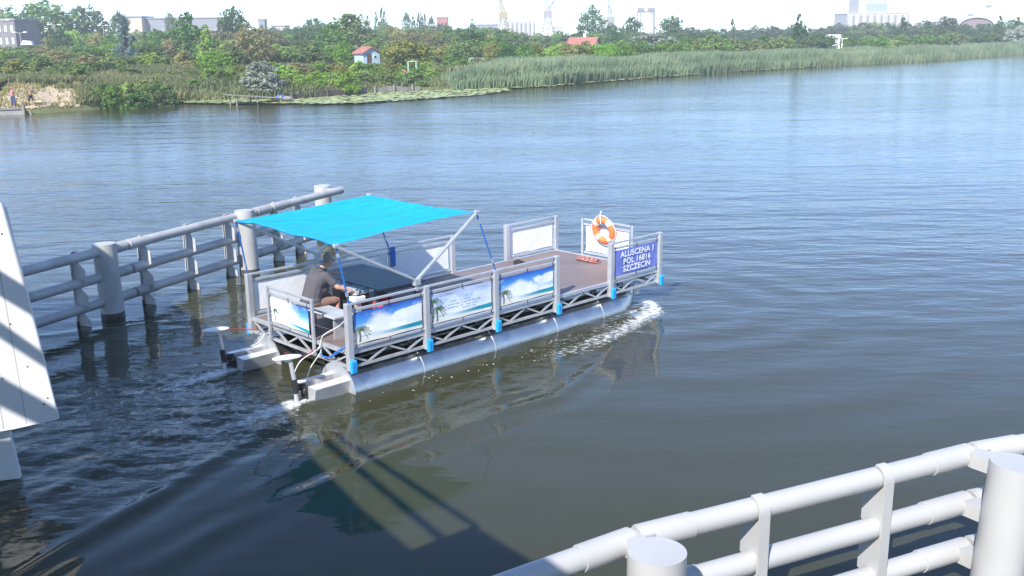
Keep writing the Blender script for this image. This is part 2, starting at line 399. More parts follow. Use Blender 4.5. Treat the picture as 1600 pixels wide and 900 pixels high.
# ------------------------------------------------------------------ pontoon boat
def banner_mat(name, kind):
    m, t, p = nodes(name)
    a = nd(t, 'ShaderNodeAttribute', attribute_name='print'); t.links.new(a.outputs['Color'], p.inputs['Base Color'])
    p.inputs['Roughness'].default_value = .38
    return m
def sm(a, b, x):
    t = np.clip((x-a)/(b-a), 0, 1); return t*t*(3-2*t)
def banner_print(S, T, kind):
    """printed beach picture: S left to right, T bottom to top"""
    n = fbm(S*3.2+kind*5, T*2.2, 3+kind, 5); n2 = fbm(S*9, T*7, 8+kind, 4)
    blue = np.array([.028, .13, .52]); mid = np.array([.10, .36, .80]); pale = np.array([.60, .78, .90]); white = np.array([.88, .90, .92])
    def mix(a, b, f): return a*(1-f[..., None])+b*f[..., None]
    c = mix(np.broadcast_to(pale, S.shape+(3,)), np.broadcast_to(mid, S.shape+(3,)), sm(.25, .7, T))
    c = mix(c, np.broadcast_to(blue, c.shape), sm(.62, 1.0, T+.15*(n-.5)))
    if kind == 3:   # stern panel: bright cloud, blue corner
        cl = sm(.42, .66, n*.5+.42*(1-S)+.3*(1-T)); c = mix(c, np.broadcast_to(white, c.shape), cl)
    else:
        peak = .80-.9*np.abs(S-.37)-.28*(S > .37)*0
        cl = np.maximum(sm(-.12, .10, (peak-T)+.35*(n-.5)), sm(.08, .02, np.hypot((S-.88)/1.5, T-.62)-.12+.2*(n2-.5)))
        cl = np.maximum(cl, sm(.52, .68, n)*sm(.15, .35, T)*sm(.95, .8, T)*.9)
        if kind == 1: cl = np.maximum(cl*.8, .55)
        c = mix(c, np.broadcast_to(white, c.shape), cl*.92)
    # sea and sand
    hz = .20+.06*S if kind != 3 else .30-.14*S
    sea = sm(.0, .015, hz-T); teal = np.array([.05, .32, .42]); c = mix(c, np.broadcast_to(teal, c.shape), sea*sm(.15, .8, S)*.95+sea*.1)
    sand = sm(.0, .02, (hz-.05-.10*S)-T); c = mix(c, np.broadcast_to(np.array([.80, .78, .70]), c.shape), sand)
    c = mix(c, np.broadcast_to(np.array([.22, .24, .20]), c.shape), sm(.02, .008, np.abs(T-hz-.015))*sm(.45, .2, S)*sm(.05, .15, S)*.7)
    # palm
    palms = [(.10, .42, .24)] if kind in (0, 2) else ([(.05, .72, .26), (.12, .46, .22)] if kind == 1 else [(.12, .50, .13)])
    for px, py, ln in palms:
        for k in range(11):
            an = math.pi*(k/10*1.5-.25); ex, ey = px+ln*.55*math.cos(an), py+ln*math.sin(an)-ln*.25
            for q in np.linspace(0, 1, 14):
                x = px+(ex-px)*q; y = py+(ey-py)*q+.10*ln*math.sin(q*3.1)-.35*ln*q*q
                d = np.hypot((S-x)*1.9, T-y); c = mix(c, np.broadcast_to(np.array([.055, .12, .035]), c.shape), sm(.026, .008, d)*(.55+.45*n2))
        d = np.abs(S-(px-.02-.03*(T/py-.5)**2)); c = mix(c, np.broadcast_to(np.array([.10, .075, .05]), c.shape), sm(.018, .006, d)*sm(py, py-.05, T)*sm(.03, .08, T))
    if kind == 1:   # rows of small unreadable print
        for y, a0, a1 in ((.86, .08, .40), (.86, .75, .93), (.70, .55, .70), (.60, .32, .62), (.50, .22, .80), (.40, .26, .78), (.31, .50, .72)):
            lett = (vnoise(S*85, np.full_like(S, y*40), 5) > .38)
            c = mix(c, np.broadcast_to(np.array([.16, .28, .46]), c.shape), lett*sm(.026, .014, np.abs(T-y))*((S > a0) & (S < a1))*.75)
    if kind in (0, 2):
        lett = (vnoise(S*60, np.full_like(S, 7.), 6) > .42); c = mix(c, np.broadcast_to(np.array([.92, .93, .95]), c.shape), lett*sm(.04, .022, np.abs(T-.60))*((S > .55) & (S < .74))*.6)
    return np.clip(c, 0, 1)

def fabric(name, p00, p10, p01, nrm, mt, parent, nx=40, ny=20, wr=.012, kind=None, seed=0):
    """hanging sheet: p00 lower left, p10 lower right, p01 upper left; thin cloth with a back"""
    p00, p10, p01, nrm = Vector(p00), Vector(p10), Vector(p01), Vector(nrm); a = p10-p00; b = p01-p00
    S, T = np.meshgrid(np.linspace(0, 1, nx+1), np.linspace(0, 1, ny+1))
    w = wr*np.sin(math.pi*T)**.7*(np.sin(S*9+seed+2*fbm(S*2, T*2, seed))*.5+2*(fbm(S*4+T*1.5, T*1.2-S, seed+3)-.5)) + wr*.6*(fbm(S*7, T*1.5, seed+9)-.5)
    edge = .016*(np.abs(np.sin(S*math.pi*2))**.6)*(np.where(T > .5, 1, -1)*np.abs(2*T-1)**6)
    side = .012*np.sin(T*math.pi)*(1-2*S)*np.abs(2*S-1)**4
    bl = max(b.length, 1e-3); al = a.length
    P = [p00+a*float(S[j, i]+side[j, i]/al)+b*float(T[j, i]-edge[j, i]/bl)+nrm*float(w[j, i]) for j in range(ny+1) for i in range(nx+1)]
    n = nx+1; fs = [(j*n+i, j*n+i+1, (j+1)*n+i+1, (j+1)*n+i) for j in range(ny) for i in range(nx)]
    m = MB(); m.add(P, fs, True); o = m.build(name, mt, parent)
    if kind is not None:
        c = banner_print(S, T, kind).reshape(-1, 3); at_ = o.data.color_attributes.new('print', 'FLOAT_COLOR', 'POINT')
        at_.data.foreach_set('color', np.concatenate([c, np.ones((len(c), 1))], 1).ravel().astype(np.float32))
    return o

BANM = banner_mat('printed_banner', 0)
NAVY = mat('violet_blue_banner', (.17, .22, .60), .4, 0, .12, 2)
LETTER = mat('white_lettering', (.86, .86, .88), .45, 0, .02)
ST = [i*L/5 for i in range(6)]

def text_mesh(txt, size, parent, mt, mtx, name='lettering', off=.0):
    cu = bpy.data.curves.new('t', 'FONT'); cu.body = txt; cu.size = size; cu.align_x = 'CENTER'; cu.align_y = 'CENTER'; cu.offset = off; cu.space_character = 1.06
    o = bpy.data.objects.new('t', cu); COL.objects.link(o)
    dg = bpy.context.evaluated_depsgraph_get(); me = bpy.data.meshes.new_from_object(o.evaluated_get(dg))
    bpy.data.objects.remove(o); me.transform(mtx); me.materials.clear(); me.materials.append(mt)
    q = bpy.data.objects.new(name, me); COL.objects.link(q); q.parent = parent
    return q

def make_boat():
    B = empty('pontoon_boat', BO, YAW, 'aluminium pontoon boat with brown deck, bright blue sun canopy and printed railing banners', 'boat')
    # pontoons
    for v in (.48, 2.95):
        b = MB(); zc, r = -.05, .50; n = 32
        rings = [(.06, r), (7.7, r)]
        b.tube([(.06, v, zc), (7.7, v, zc)], r, 40, True)
        # nose: the round tube closes to an upright raked edge
        prev = None; rows = []
        for k in range(9):
            f = k/8; row = []
            for i in range(n):
                w = 2*math.pi*i/n; y = r*math.cos(w); z = r*math.sin(w); rake = .24*(z/r)
                row.append((7.7+f*(.95+rake), v+y*(1-f**1.7*.97), zc+z*(1-.10*f)+.04*f))
            rows.append(row)
        vs = [p for q in rows for p in q]; b.add(vs, [(k*n+i, (k+1)*n+i, (k+1)*n+(i+1) % n, k*n+(i+1) % n) for k in range(8) for i in range(n)], True)
        hull = b.build('pontoon', ALUT, B)
        s = MB()
        for u in (1.72, 3.62, 5.5, 7.05): s.tube([(u-.012, v, zc), (u+.012, v, zc)], r+.006, 40)
        s.tube([(.03, v, zc), (.065, v, zc)], r+.035, 40)
        s.split_build('weld_seam', ALU, hull)
        # brackets that carry the deck
        k_ = MB()
        for u in ST[:-1]+[8.3]:
            for q in (.25, -.25): k_.box(u+.10, u+.30, v+q-.02, v+q+.02, .25, .47)
        k_.split_build('deck_bracket', ALU, hull)
        # stern tub with two tread strips
        t = MB(); o0, o1, i0, i1 = v-.42, v-.16, v+.12, v+.26
        u0, u1 = -.70, .03; zt = .25
        tr_ = MB()
        for y0, y1 in ((o0, o1), (i0, i1)): tr_.box(u0, u1, y0, y1, zt-.008, zt)
        tr_.split_build('tread_strip', TREAD, hull)
        t.prism([(u0, o0, zt-.01), (u0, o0+.006, zt-.01), (u0+.0, o0+.14, -.35), (u0, o0+.13, -.35)], (u1-u0, 0, 0))
        t.box(u0, u1, o1-.006, o1, -.05, zt-.009); t.box(u0, u1, i0, i0+.006, -.05, zt-.009); t.box(u0, u1, i1-.006, i1, -.3, zt-.009)
        t.box(u0, u1, o1+.001, i0-.001, -.04, -.034)
        t.prism([(u0-.004, o0, zt), (u0-.004, o1, zt), (u0-.004, o1, -.1), (u0-.004, o0+.14, -.35)], (-.006, 0, 0))
        t.box(-.34, -.325, o1, i0, .02, zt-.01)
        t.build('stern_step', ALU, hull)
    # deck
    b = MB()
    for i in range(5):
        for y0, y1 in ((.10, W/2-.004), (W/2+.004, W-.10)):
            b.box(ST[i]+(.06 if i == 0 else .004), ST[i+1]-(.06 if i == 4 else .004), y0, y1, ZD-.035, ZD)
    b.build('deck', DECK, B)
    b = MB(); b.box(.1, L-.1, .12, W-.12, ZD-.06, ZD-.037); b.build('deck_underside', DARK, B)
    # trusses
    def truss(name, p, q, nb, nz):
        p, q = Vector(p), Vector(q); d = (q-p)/nb; b = MB(); zu = Vector((0, 0, 1))
        top, bot = ZD-.02, ZB+.025
        b.bar(p+zu*top, q+zu*top, .06, .07); b.bar(p+zu*bot, q+zu*bot, .05, .05)
        for i in range(nb):
            for k in range(nz):
                x0, x1 = p+d*(i+(k+.04)/nz), p+d*(i+(k+.96)/nz)
                a, c = (top-.05, bot+.03) if k % 2 == 0 else (bot+.03, top-.05)
                b.bar(x0+zu*a, x1+zu*c, .03, .035)
        return b.build(name, ALU, B)
    truss('side_truss', (0, .06, 0), (L, .06, 0), 5, 4); truss('side_truss', (0, W-.06, 0), (L, W-.06, 0), 5, 4)
    truss('end_truss', (.05, .09, 0), (.05, W-.09, 0), 2, 4); truss('end_truss', (L-.05, .09, 0), (L-.05, W-.09, 0), 2, 4)
    # posts
    def post(u, v, z0=ZB-.02, z1=ZT, w=.115, turn=False):
        b = MB(); hw = w/2
        b.box(u-hw, u+hw, v-hw, v+hw, z0, z1)
        p = b.build('post', ALU, B, .008)
    us = [.03]+ST[1:5]+[L-.03]
    for u in us: post(u, .02)
    for u in us: post(u, W-.02)
    def panel(p, q, out, kind=None, white=False, seed=0, sub=None, rz=(ZT-.02)):
        """one railing bay between two posts p and q; out = outward normal"""
        p, q, out = Vector(p), Vector(q), Vector(out); d = (q-p).normalized(); zu = Vector((0, 0, 1))
        a, c = p+d*.06, q-d*.06
        b = MB(); b.bar(a+zu*rz, c+zu*rz, .045, .045); b.build('handrail', ALU, B, .006)
        b = MB(); b.bar(a+zu*(rz-.125), c+zu*(rz-.125), .04, .055); fr = b.build('banner_bar', ALU, B, .006)
        b = MB(); b.bar(a+zu*(ZD+.075), c+zu*(ZD+.075), .04, .05); b.build('banner_bar', ALU, B, .006)
        lo, hi = ZD+.115, rz-.165; a2, c2 = a+d*.045, c-d*.045
        if not white and kind == 5: mt = NAVY
        else: mt = WHITE if white else BANM
        L_, R_ = (a2, c2)
        o = fabric('banner', L_+zu*lo+out*.012, R_+zu*lo+out*.012, L_+zu*hi+out*.012, out, mt, fr, 110, 56, .012 if not white else .006, None if (white or kind == 5) else kind, seed)
        t = MB()
        for f in (.02, .5, .98):
            for z0, z1 in ((hi-.02, hi+.075), (lo+.02, lo-.07)):
                x = a2+(c2-a2)*f; t.bar(x+zu*z0+out*.026, x+zu*z1+out*.026, .010, .008, out)
        t.split_build('tie', BLACK, fr)
        return fr, o
    for i in (0, 1, 2): panel((us[i], .02, 0), (us[i+1], .02, 0), (0, -1, 0), kind=i, seed=i*7)
    fr, bn = panel((us[4], .02, 0), (us[5], .02, 0), (0, -1, 0), kind=5, seed=33)
    xc = (us[4]+us[5])/2
    for txt, z, sz, dx in (('ALUSCENA 1', ZD+.60, .190, .02), ('POL 16816', ZD+.425, .190, .0), ('SZCZECIN', ZD+.25, .188, .0)):
        mt = Matrix(((1.10, 0, 0, xc+dx), (0, 0, -1, -.022), (0, 1, 0, z), (0, 0, 0, 1)))
        text_mesh(txt, sz, bn, LETTER, mt, off=.005)
    for i in (0, 1, 2, 4): panel((us[i+1], W-.02, 0), (us[i], W-.02, 0), (0, 1, 0), white=True, seed=50+i)
    # stern and bow panels
    for u, o_, v0, v1, kd in ((.0, -1, 2.62, 1.08, 3), (L, 1, .90, 2.53, None)):
        for v in (v0, v1): post(u+.03*o_, v, ZB+.05, 1.60 if o_ < 0 else 1.73, .055)
        panel((u+.03*o_, v0, 0), (u+.03*o_, v1, 0), (o_, 0, 0), kind=kd, white=kd is None, seed=80+int(u), rz=1.575 if o_ < 0 else 1.71)
    # fenders
    for u, v, s in [(u, .02, -1) for u in us]+[(.03, W-.02, 1)]:
        b = MB(); y = v+s*(.0575+.035)
        b.box(u-.065, u+.065, y-.035, y+.035, ZB-.06, ZB+.19)
        f_ = b.build('bumper', BLUE, B, .02)
        g = MB(); g.box(u-.012, u+.012, y+s*.034-.004, y+s*.034+.004, ZB-.01, ZB+.13); g.build('slot', STRAP, f_)
    # canopy
    C = {'rn': Vector((-.16, 0, 2.78)), 'fn': Vector((3.17, 0, 2.95)), 'rf': Vector((-.12, 3.45, 2.80)), 'ff': Vector((3.14, 3.45, 2.94))}
    nx, ny = 60, 60; P = []
    for j in range(ny+1):
        for i in range(nx+1):
            s, t = i/nx, j/ny
            s2 = s+.035*math.sin(math.pi*t)*(1-2*s)*abs(1-2*s)**2; t2 = t+.03*math.sin(math.pi*s)*(1-2*t)*abs(1-2*t)**2
            p = C['rn']*(1-s2)*(1-t2)+C['fn']*s2*(1-t2)+C['rf']*(1-s2)*t2+C['ff']*s2*t2
            sag = -.10*math.sin(math.pi*s)*math.sin(math.pi*t)
            fold = .022*math.sin(26*t+3*s)*math.exp(-((t-.12)/.25)**2)*math.sin(math.pi*s)+.03*(float(vnoise(s*4+t*2, t*10, 4))-.5)
            fold += .09*(float(vnoise((s-t*.25)*3, t*7, 9))-.5)*math.exp(-s*3.5)*math.sin(math.pi*t)
            P.append(p+Vector((0, 0, sag+fold)))
    n = nx+1; m, t_, p_ = nodes('cyan_canopy_cloth')
    p_.inputs['Base Color'].default_value = (.003, .44, .68, 1); p_.inputs['Roughness'].default_value = .55
    tr = nd(t_, 'ShaderNodeBsdfTranslucent'); tr.inputs['Color'].default_value = (.005, .45, .70, 1); ms = nd(t_, 'ShaderNodeMixShader'); ms.inputs[0].default_value = .18
    wv = nd(t_, 'ShaderNodeTexNoise'); wv.inputs['Scale'].default_value = 3; tcc = nd(t_, 'ShaderNodeTexCoord'); mp = nd(t_, 'ShaderNodeMapping'); mp.inputs['Scale'].default_value = (.35, 3, 1)
    t_.links.new(tcc.outputs['Object'], mp.inputs[0]); t_.links.new(mp.outputs[0], wv.inputs['Vector']); bpn = nd(t_, 'ShaderNodeBump'); bpn.inputs['Distance'].default_value = .16; bpn.inputs['Strength'].default_value = .8
    t_.links.new(wv.outputs['Fac'], bpn.inputs['Height']); t_.links.new(bpn.outputs[0], p_.inputs['Normal'])
    t_.links.new(p_.outputs[0], ms.inputs[1]); t_.links.new(tr.outputs[0], ms.inputs[2]); t_.links.new(ms.outputs[0], t_.nodes['Material Output'].inputs['Surface'])
    b = MB(); b.add(P, [(j*n+i, j*n+i+1, (j+1)*n+i+1, (j+1)*n+i) for j in range(ny) for i in range(nx)], True)
    cn = b.build('canopy', m, B)
    hem = MB(); hem.tube([P[j*n] for j in range(ny+1)], .028, 8); hem.build('hem', mat('blue_hem', (.01, .27, .62), .6), cn)
    cl = MB()
    for k in C.values(): cl.obox(k, (.055, 0, 0), (0, .035, 0), (0, 0, .03))
    cl.split_build('corner_clamp', ALU, cn, .01)
    for v, a, c, j in ((.0, 'rn', 'fn', (1.62, 0.02, 1.84)), (3.45, 'rf', 'ff', (1.70, W-.02, 1.83))):
        for k in (a, c):
            b = MB(); b.bar(j, C[k]-Vector((0, 0, .02)), .05, .065, (0, 1, 0)); b.build('canopy_pole', ALU, B, .006)
        b = MB(); b.obox(Vector(j)-Vector((0, 0, .03)), (.07, 0, 0), (0, .045, 0), (0, 0, .06)); b.bar((j[0], j[1], ZT-.06), (j[0], j[1], 1.82), .05, .05); b.build('pole_bracket', ALU, B, .006)
    for k, e in (('rn', (.05, .0, ZT)), ('fn', (ST[2], 0, ZT)), ('rf', (.03, W, ZT)), ('ff', (ST[2]-.05, W, ZT))):
        a, e = C[k]-Vector((0, 0, .04)), Vector(e); b = MB()
        b.bar(a, e, .035, .008, (0, 1, 0)); st = b.build('guy_strap', STRAP, B)
        rt = MB()
        for f in (.10, .80): rt.bar(a+(e-a)*f, a+(e-a)*(f+.07), .045, .03, (0, 1, 0))
        rt.split_build('ratchet', ALU, st)
    # motors
    for v in (.37, 2.90):
        b = MB(); u = -.90
        b.tube([(u-.01, v, -.4), (u-.02, v+.01, .30)], .042, 14); b.tube([(u-.02, v+.01, .30), (u-.06, v+.05, .74)], .038, 14)
        mo = b.build('outboard_motor', ALU, B)
        h = MB(); d = Vector((.93, -.36, 0)).normalized(); nn = Vector((-d.y, d.x, 0)); c = Vector((u-.10, v+.09, .835)); vs = []; N = 28
        rot = Matrix((d, nn, Vector((0, 0, 1)))).transposed()
        h.ell(c, (.265, .105, .042), 28, 10, rot); h.ell(c-Vector((.0, 0, .04)), (.08, .06, .05), 16, 8, rot)
        h.build('motor_head', WHITEP, mo)
        k_ = MB(); k_.tube([(u-.014, v+.006, .17), (u-.034, v+.024, .43)], .052, 14); k_.bar((u+.0, v+.03, .24), (u+.24, v+.07, .20), .06, .07); k_.bar((u+.06, v+.1, .27), (u+.24, v+.1, .25), .04, .04); k_.ell((u+.15, v-.03, .17), (.055, .045, .07)); k_.box(u+.165, u+.195, v-.06, v+.16, .02, .25)
        k_.build('clamp', BLACK, mo, .004)
    # cables and ropes at the stern
    def cable(name, pts, r, mt):
        P = [Vector(p) for p in pts]; q = []
        for i in range(len(P)-1):
            p0, p1, p2, p3 = P[max(i-1, 0)], P[i], P[i+1], P[min(i+2, len(P)-1)]
            for k in range(6):
                t = k/6; q.append(.5*((2*p1)+(p2-p0)*t+(2*p0-5*p1+4*p2-p3)*t*t+(3*p1-p0-3*p2+p3)*t**3))
        q.append(P[-1]); b = MB(); b.tube(q, r, 7); return b.build(name, mt, B)
    cable('red_wire', [(-.9, 3.0, .80), (-.4, 3.15, .68), (0, 3.1, .60)], .012, REDW)
    cable('red_wire', [(-.85, .75, .82), (-.4, .9, .62), (-.03, 1.1, .62), (.0, 1.15, .8)], .012, REDW)
    cable('hose', [(-.62, .95, .25), (-.5, .85, .55), (-.2, .85, .66), (-.04, .9, .7), (.0, .80, .95), (.1, .4, 1.2), (.12, .12, 1.45), (.15, .1, 1.6)], .010, WHITEW)
    cable('hose', [(-.55, .62, .22), (-.42, .65, .45), (-.1, .8, .62), (.0, .9, .66)], .009, WHITEW)
    cable('hose', [(-.4, 2.75, .42), (-.2, 2.8, .44), (.0, 2.9, .55)], .009, WHITEW)
    cable('blue_rope', [(.1, .10, 1.2), (.08, .14, 1.0), (.05, .2, .85), (-.02, .3, .78), (-.05, .55, .6), (-.03, .8, .55), (.0, .9, .6)], .014, STRAP)
    cable('blue_rope', [(-.04, .5, .60), (-.05, .35, .70), (-.03, .15, .82)], .012, STRAP)
    # blue tarp strap hanging over the far post
    b = MB(); b.box(ST[2]-.075, ST[2]+.075, W-.085, W-.0805, 1.25, ZT+.004); b.build('hanging_cloth', STRAP, B)
    return B
BOAT = make_boat()

def place(o): o.parent = None
# ---- loose things on board (world frame, standing on the deck)
def onboard(name, u, v, z, label, cat, rz=0): return empty(name, bw(u, v, z), YAW+rz, label, cat)

T = onboard('table', 2.05, 2.05, ZD, 'dark plank-topped table standing on the boat deck under the canopy', 'table')
b = MB()
for i in range(7): b.box(-.59+i*.169, -.59+i*.169+.161, -1.08, 1.08, .705, .74)
b.build('tabletop', TABLE, T, .004)
for y in (-.85, .85):
    for x in (-.5, .5):
        b = MB(); b.box(x-.035, x+.035, y-.035, y+.035, 0, .70); b.build('leg', TABLE, T)
b = MB(); b.box(-.5, .5, -.87, -.83, .60, .70); b.box(-.5, .5, .83, .87, .60, .70); b.split_build('stretcher', TABLE, T)
for u, v, w, d, lab, g in ((1.42, 2.12, .30, .36, 'grey-lidded box beside the far end of the dark table', 1), (1.36, 1.58, .34, .52, 'larger grey-lidded box between the seated man and the near railing', 1)):
    q = onboard('storage_box', u-.05, v, ZD, lab, 'box')
    b = MB(); b.box(-w/2+.02, w/2-.02, -d/2+.02, d/2-.02, 0, .62); b.build('box_body', BLACK, q, .01)
    b = MB(); b.box(-w/2, w/2, -d/2, d/2, .622, .69); b.build('lid', LID, q, .012)
q = onboard('bag', 1.75, 1.15, ZD, 'red fabric bag on the deck behind the first banner', 'bag')
b = MB(); vs = []
b.ell((0, 0, .26), (.24, .40, .27), 24, 14); b.ell((.02, .2, .34), (.2, .24, .2), 20, 12)
bag = remesh(b, 'bag_body', RED, q, .025, 2)
h = MB(); h.tube([(-.05, -.2, .48), (-.05, -.1, .60), (-.05, .1, .60), (-.05, .2, .48)], .014, 8); h.build('handle', BLACK, q)
# seat
q = onboard('bench_seat', .50, 1.55, ZD, 'pale grey bench seat under the man at the stern', 'seat')
b = MB(); b.box(-.22, .25, -.72, .62, .40, .445); b.build('seat', LID, q, .01)
for y in (-.6, .5):
    b = MB(); b.box(-.16, .18, y-.02, y+.02, 0, .398); b.build('leg', ALU, q)
# control console in front of the man, with throttle levers
q = onboard('control_console', 1.20, 1.36, ZD, 'white throttle box with small levers under the right hand of the seated man', 'console')
b = MB(); b.box(-.05, .05, -.05, .05, 0, .50); b.build('stand', ALU, q)
b = MB(); b.box(-.13, .13, -.10, .10, .502, .60); b.build('control_box', WHITEP, q, .012)
for y in (-.05, .05):
    b = MB(); b.tube([(0, y, .60), (.03, y, .69)], .012, 8); b.ell((.035, y, .70), (.025, .025, .025)); b.build('lever', BLACK, q)
# lifebuoy on the bow panel
LB = empty('lifebuoy', bw(L-.09, 1.72, 1.53), YAW, 'orange and white lifebuoy hung on the white bow panel', 'lifebuoy')
def torus(Rm, r, a0, a1, n, mt, name, par, rr=0):
    pts = [(0, Rm*math.cos(a0+(a1-a0)*i/n), Rm*math.sin(a0+(a1-a0)*i/n)) for i in range(n+1)]
    b = MB(); b.tube(pts, r, 14, True); return b.build(name, mt, par)
ring = torus(.275, .082, 0, 2*math.pi, 64, ORANGE, 'ring', LB)
ring.rotation_euler = (0, R(-10), 0)
for k in range(4): torus(.275, .085, R(45+90*k)-.20, R(45+90*k)+.20, 8, BANW, 'reflective_band', ring)
b = MB()
for k in range(4):
    a0, a1 = R(45+90*k), R(135+90*k)
    b.tube([(-.01, (.365+.03*math.sin(math.pi*i/10))*math.cos(a0+(a1-a0)*i/10), (.365+.03*math.sin(math.pi*i/10))*math.sin(a0+(a1-a0)*i/10)) for i in range(11)], .01, 6)
b.tube([(-.09, .0, .2), (-.05, .02, .42), (.02, .03, .50)], .014, 6)
b.split_build('grab_line', WHITEW, ring)
# ropes lying on deck
def heap(name, u, v, su, sv, n, mt, lab):
    q = onboard(name, u, v, ZD, lab, 'rope'); rg = random.Random(n); pts = []
    for i in range(n*10):
        t = i/10; a = t*2*math.pi
        pts.append((su*(.25+.75*abs(math.sin(t*1.7)))*math.sin(a*.55)+rg.uniform(-.01, .01), sv*(1-.03*t)*math.cos(a*.5)+rg.uniform(-.01, .01), .014+.028*(t/n)+.012*math.sin(t*5)**2))
    b = MB(); b.tube(pts, .013, 6); b.build('coil', mt, q)
m, t_, p_ = nodes('red_white_rope'); tc = nd(t_, 'ShaderNodeTexCoord'); wv = nd(t_, 'ShaderNodeTexWave'); wv.inputs['Scale'].default_value = 5; wv.inputs['Distortion'].default_value = 3
t_.links.new(tc.outputs['Object'], wv.inputs['Vector']); rp = nd(t_, 'ShaderNodeValToRGB'); rp.color_ramp.elements[0].color = (.26, .05, .05, 1); rp.color_ramp.elements[1].color = (.38, .24, .21, 1)
t_.links.new(wv.outputs['Fac'], rp.inputs[0]); t_.links.new(rp.outputs[0], p_.inputs['Base Color']); p_.inputs['Roughness'].default_value = .9
heap('rope', 8.72, 1.95, .22, .42, 15, m, 'red and white rope heaped on the deck before the bow panel')
heap('rope', ST[4]-.02, W-.42, .22, .14, 5, mat('dark_rope', (.05, .045, .045), .9), 'short dark rope lying on deck beside the far railing post')

# ------------------------------------------------------------------ people
def capsule(b, p, q, r0, r1, n=12):
    p, q = Vector(p), Vector(q); d = (q-p).normalized()
    b.tube([p-d*r0*.7, p-d*r0*.35, p, q, q+d*r1*.35, q+d*r1*.7], [r0*.5, r0*.88, r0, r1, r1*.88, r1*.5], n)
def hand(b, w, d, side, curl=.5, s=1.0):
    """palm and five bent fingers reaching along d from wrist w; side = towards the thumb"""
    w, d, side = Vector(w), Vector(d).normalized(), Vector(side).normalized(); nrm = d.cross(side).normalized()
    if nrm.z > 0: nrm = -nrm
    pe = w+d*.095*s
    b.obox(w+d*.05*s, d*.05*s, side*.040*s, nrm*.015*s)
    for i, (o, l) in enumerate(((.030, .072), (.010, .082), (-.010, .076), (-.030, .058))):
        k0 = pe+side*o*s; k1 = k0+(d*(1-curl*.5)+nrm*curl*.6).normalized()*l*.5*s; k2 = k1+(d*(1-curl)+nrm*curl*1.3).normalized()*l*.5*s
        b.tube([k0-d*.01*s, k0, k1, k2], [.0085*s, .009*s, .0085*s, .007*s], 8)
    t0 = w+d*.03*s+side*.036*s; t1 = t0+(d*.6+side*.7).normalized()*.035*s; t2 = t1+(d*.9+side*.1+nrm*.4).normalized()*.032*s
    b.tube([t0-side*.012*s, t0, t1, t2], [.012*s, .0115*s, .010*s, .008*s], 8)

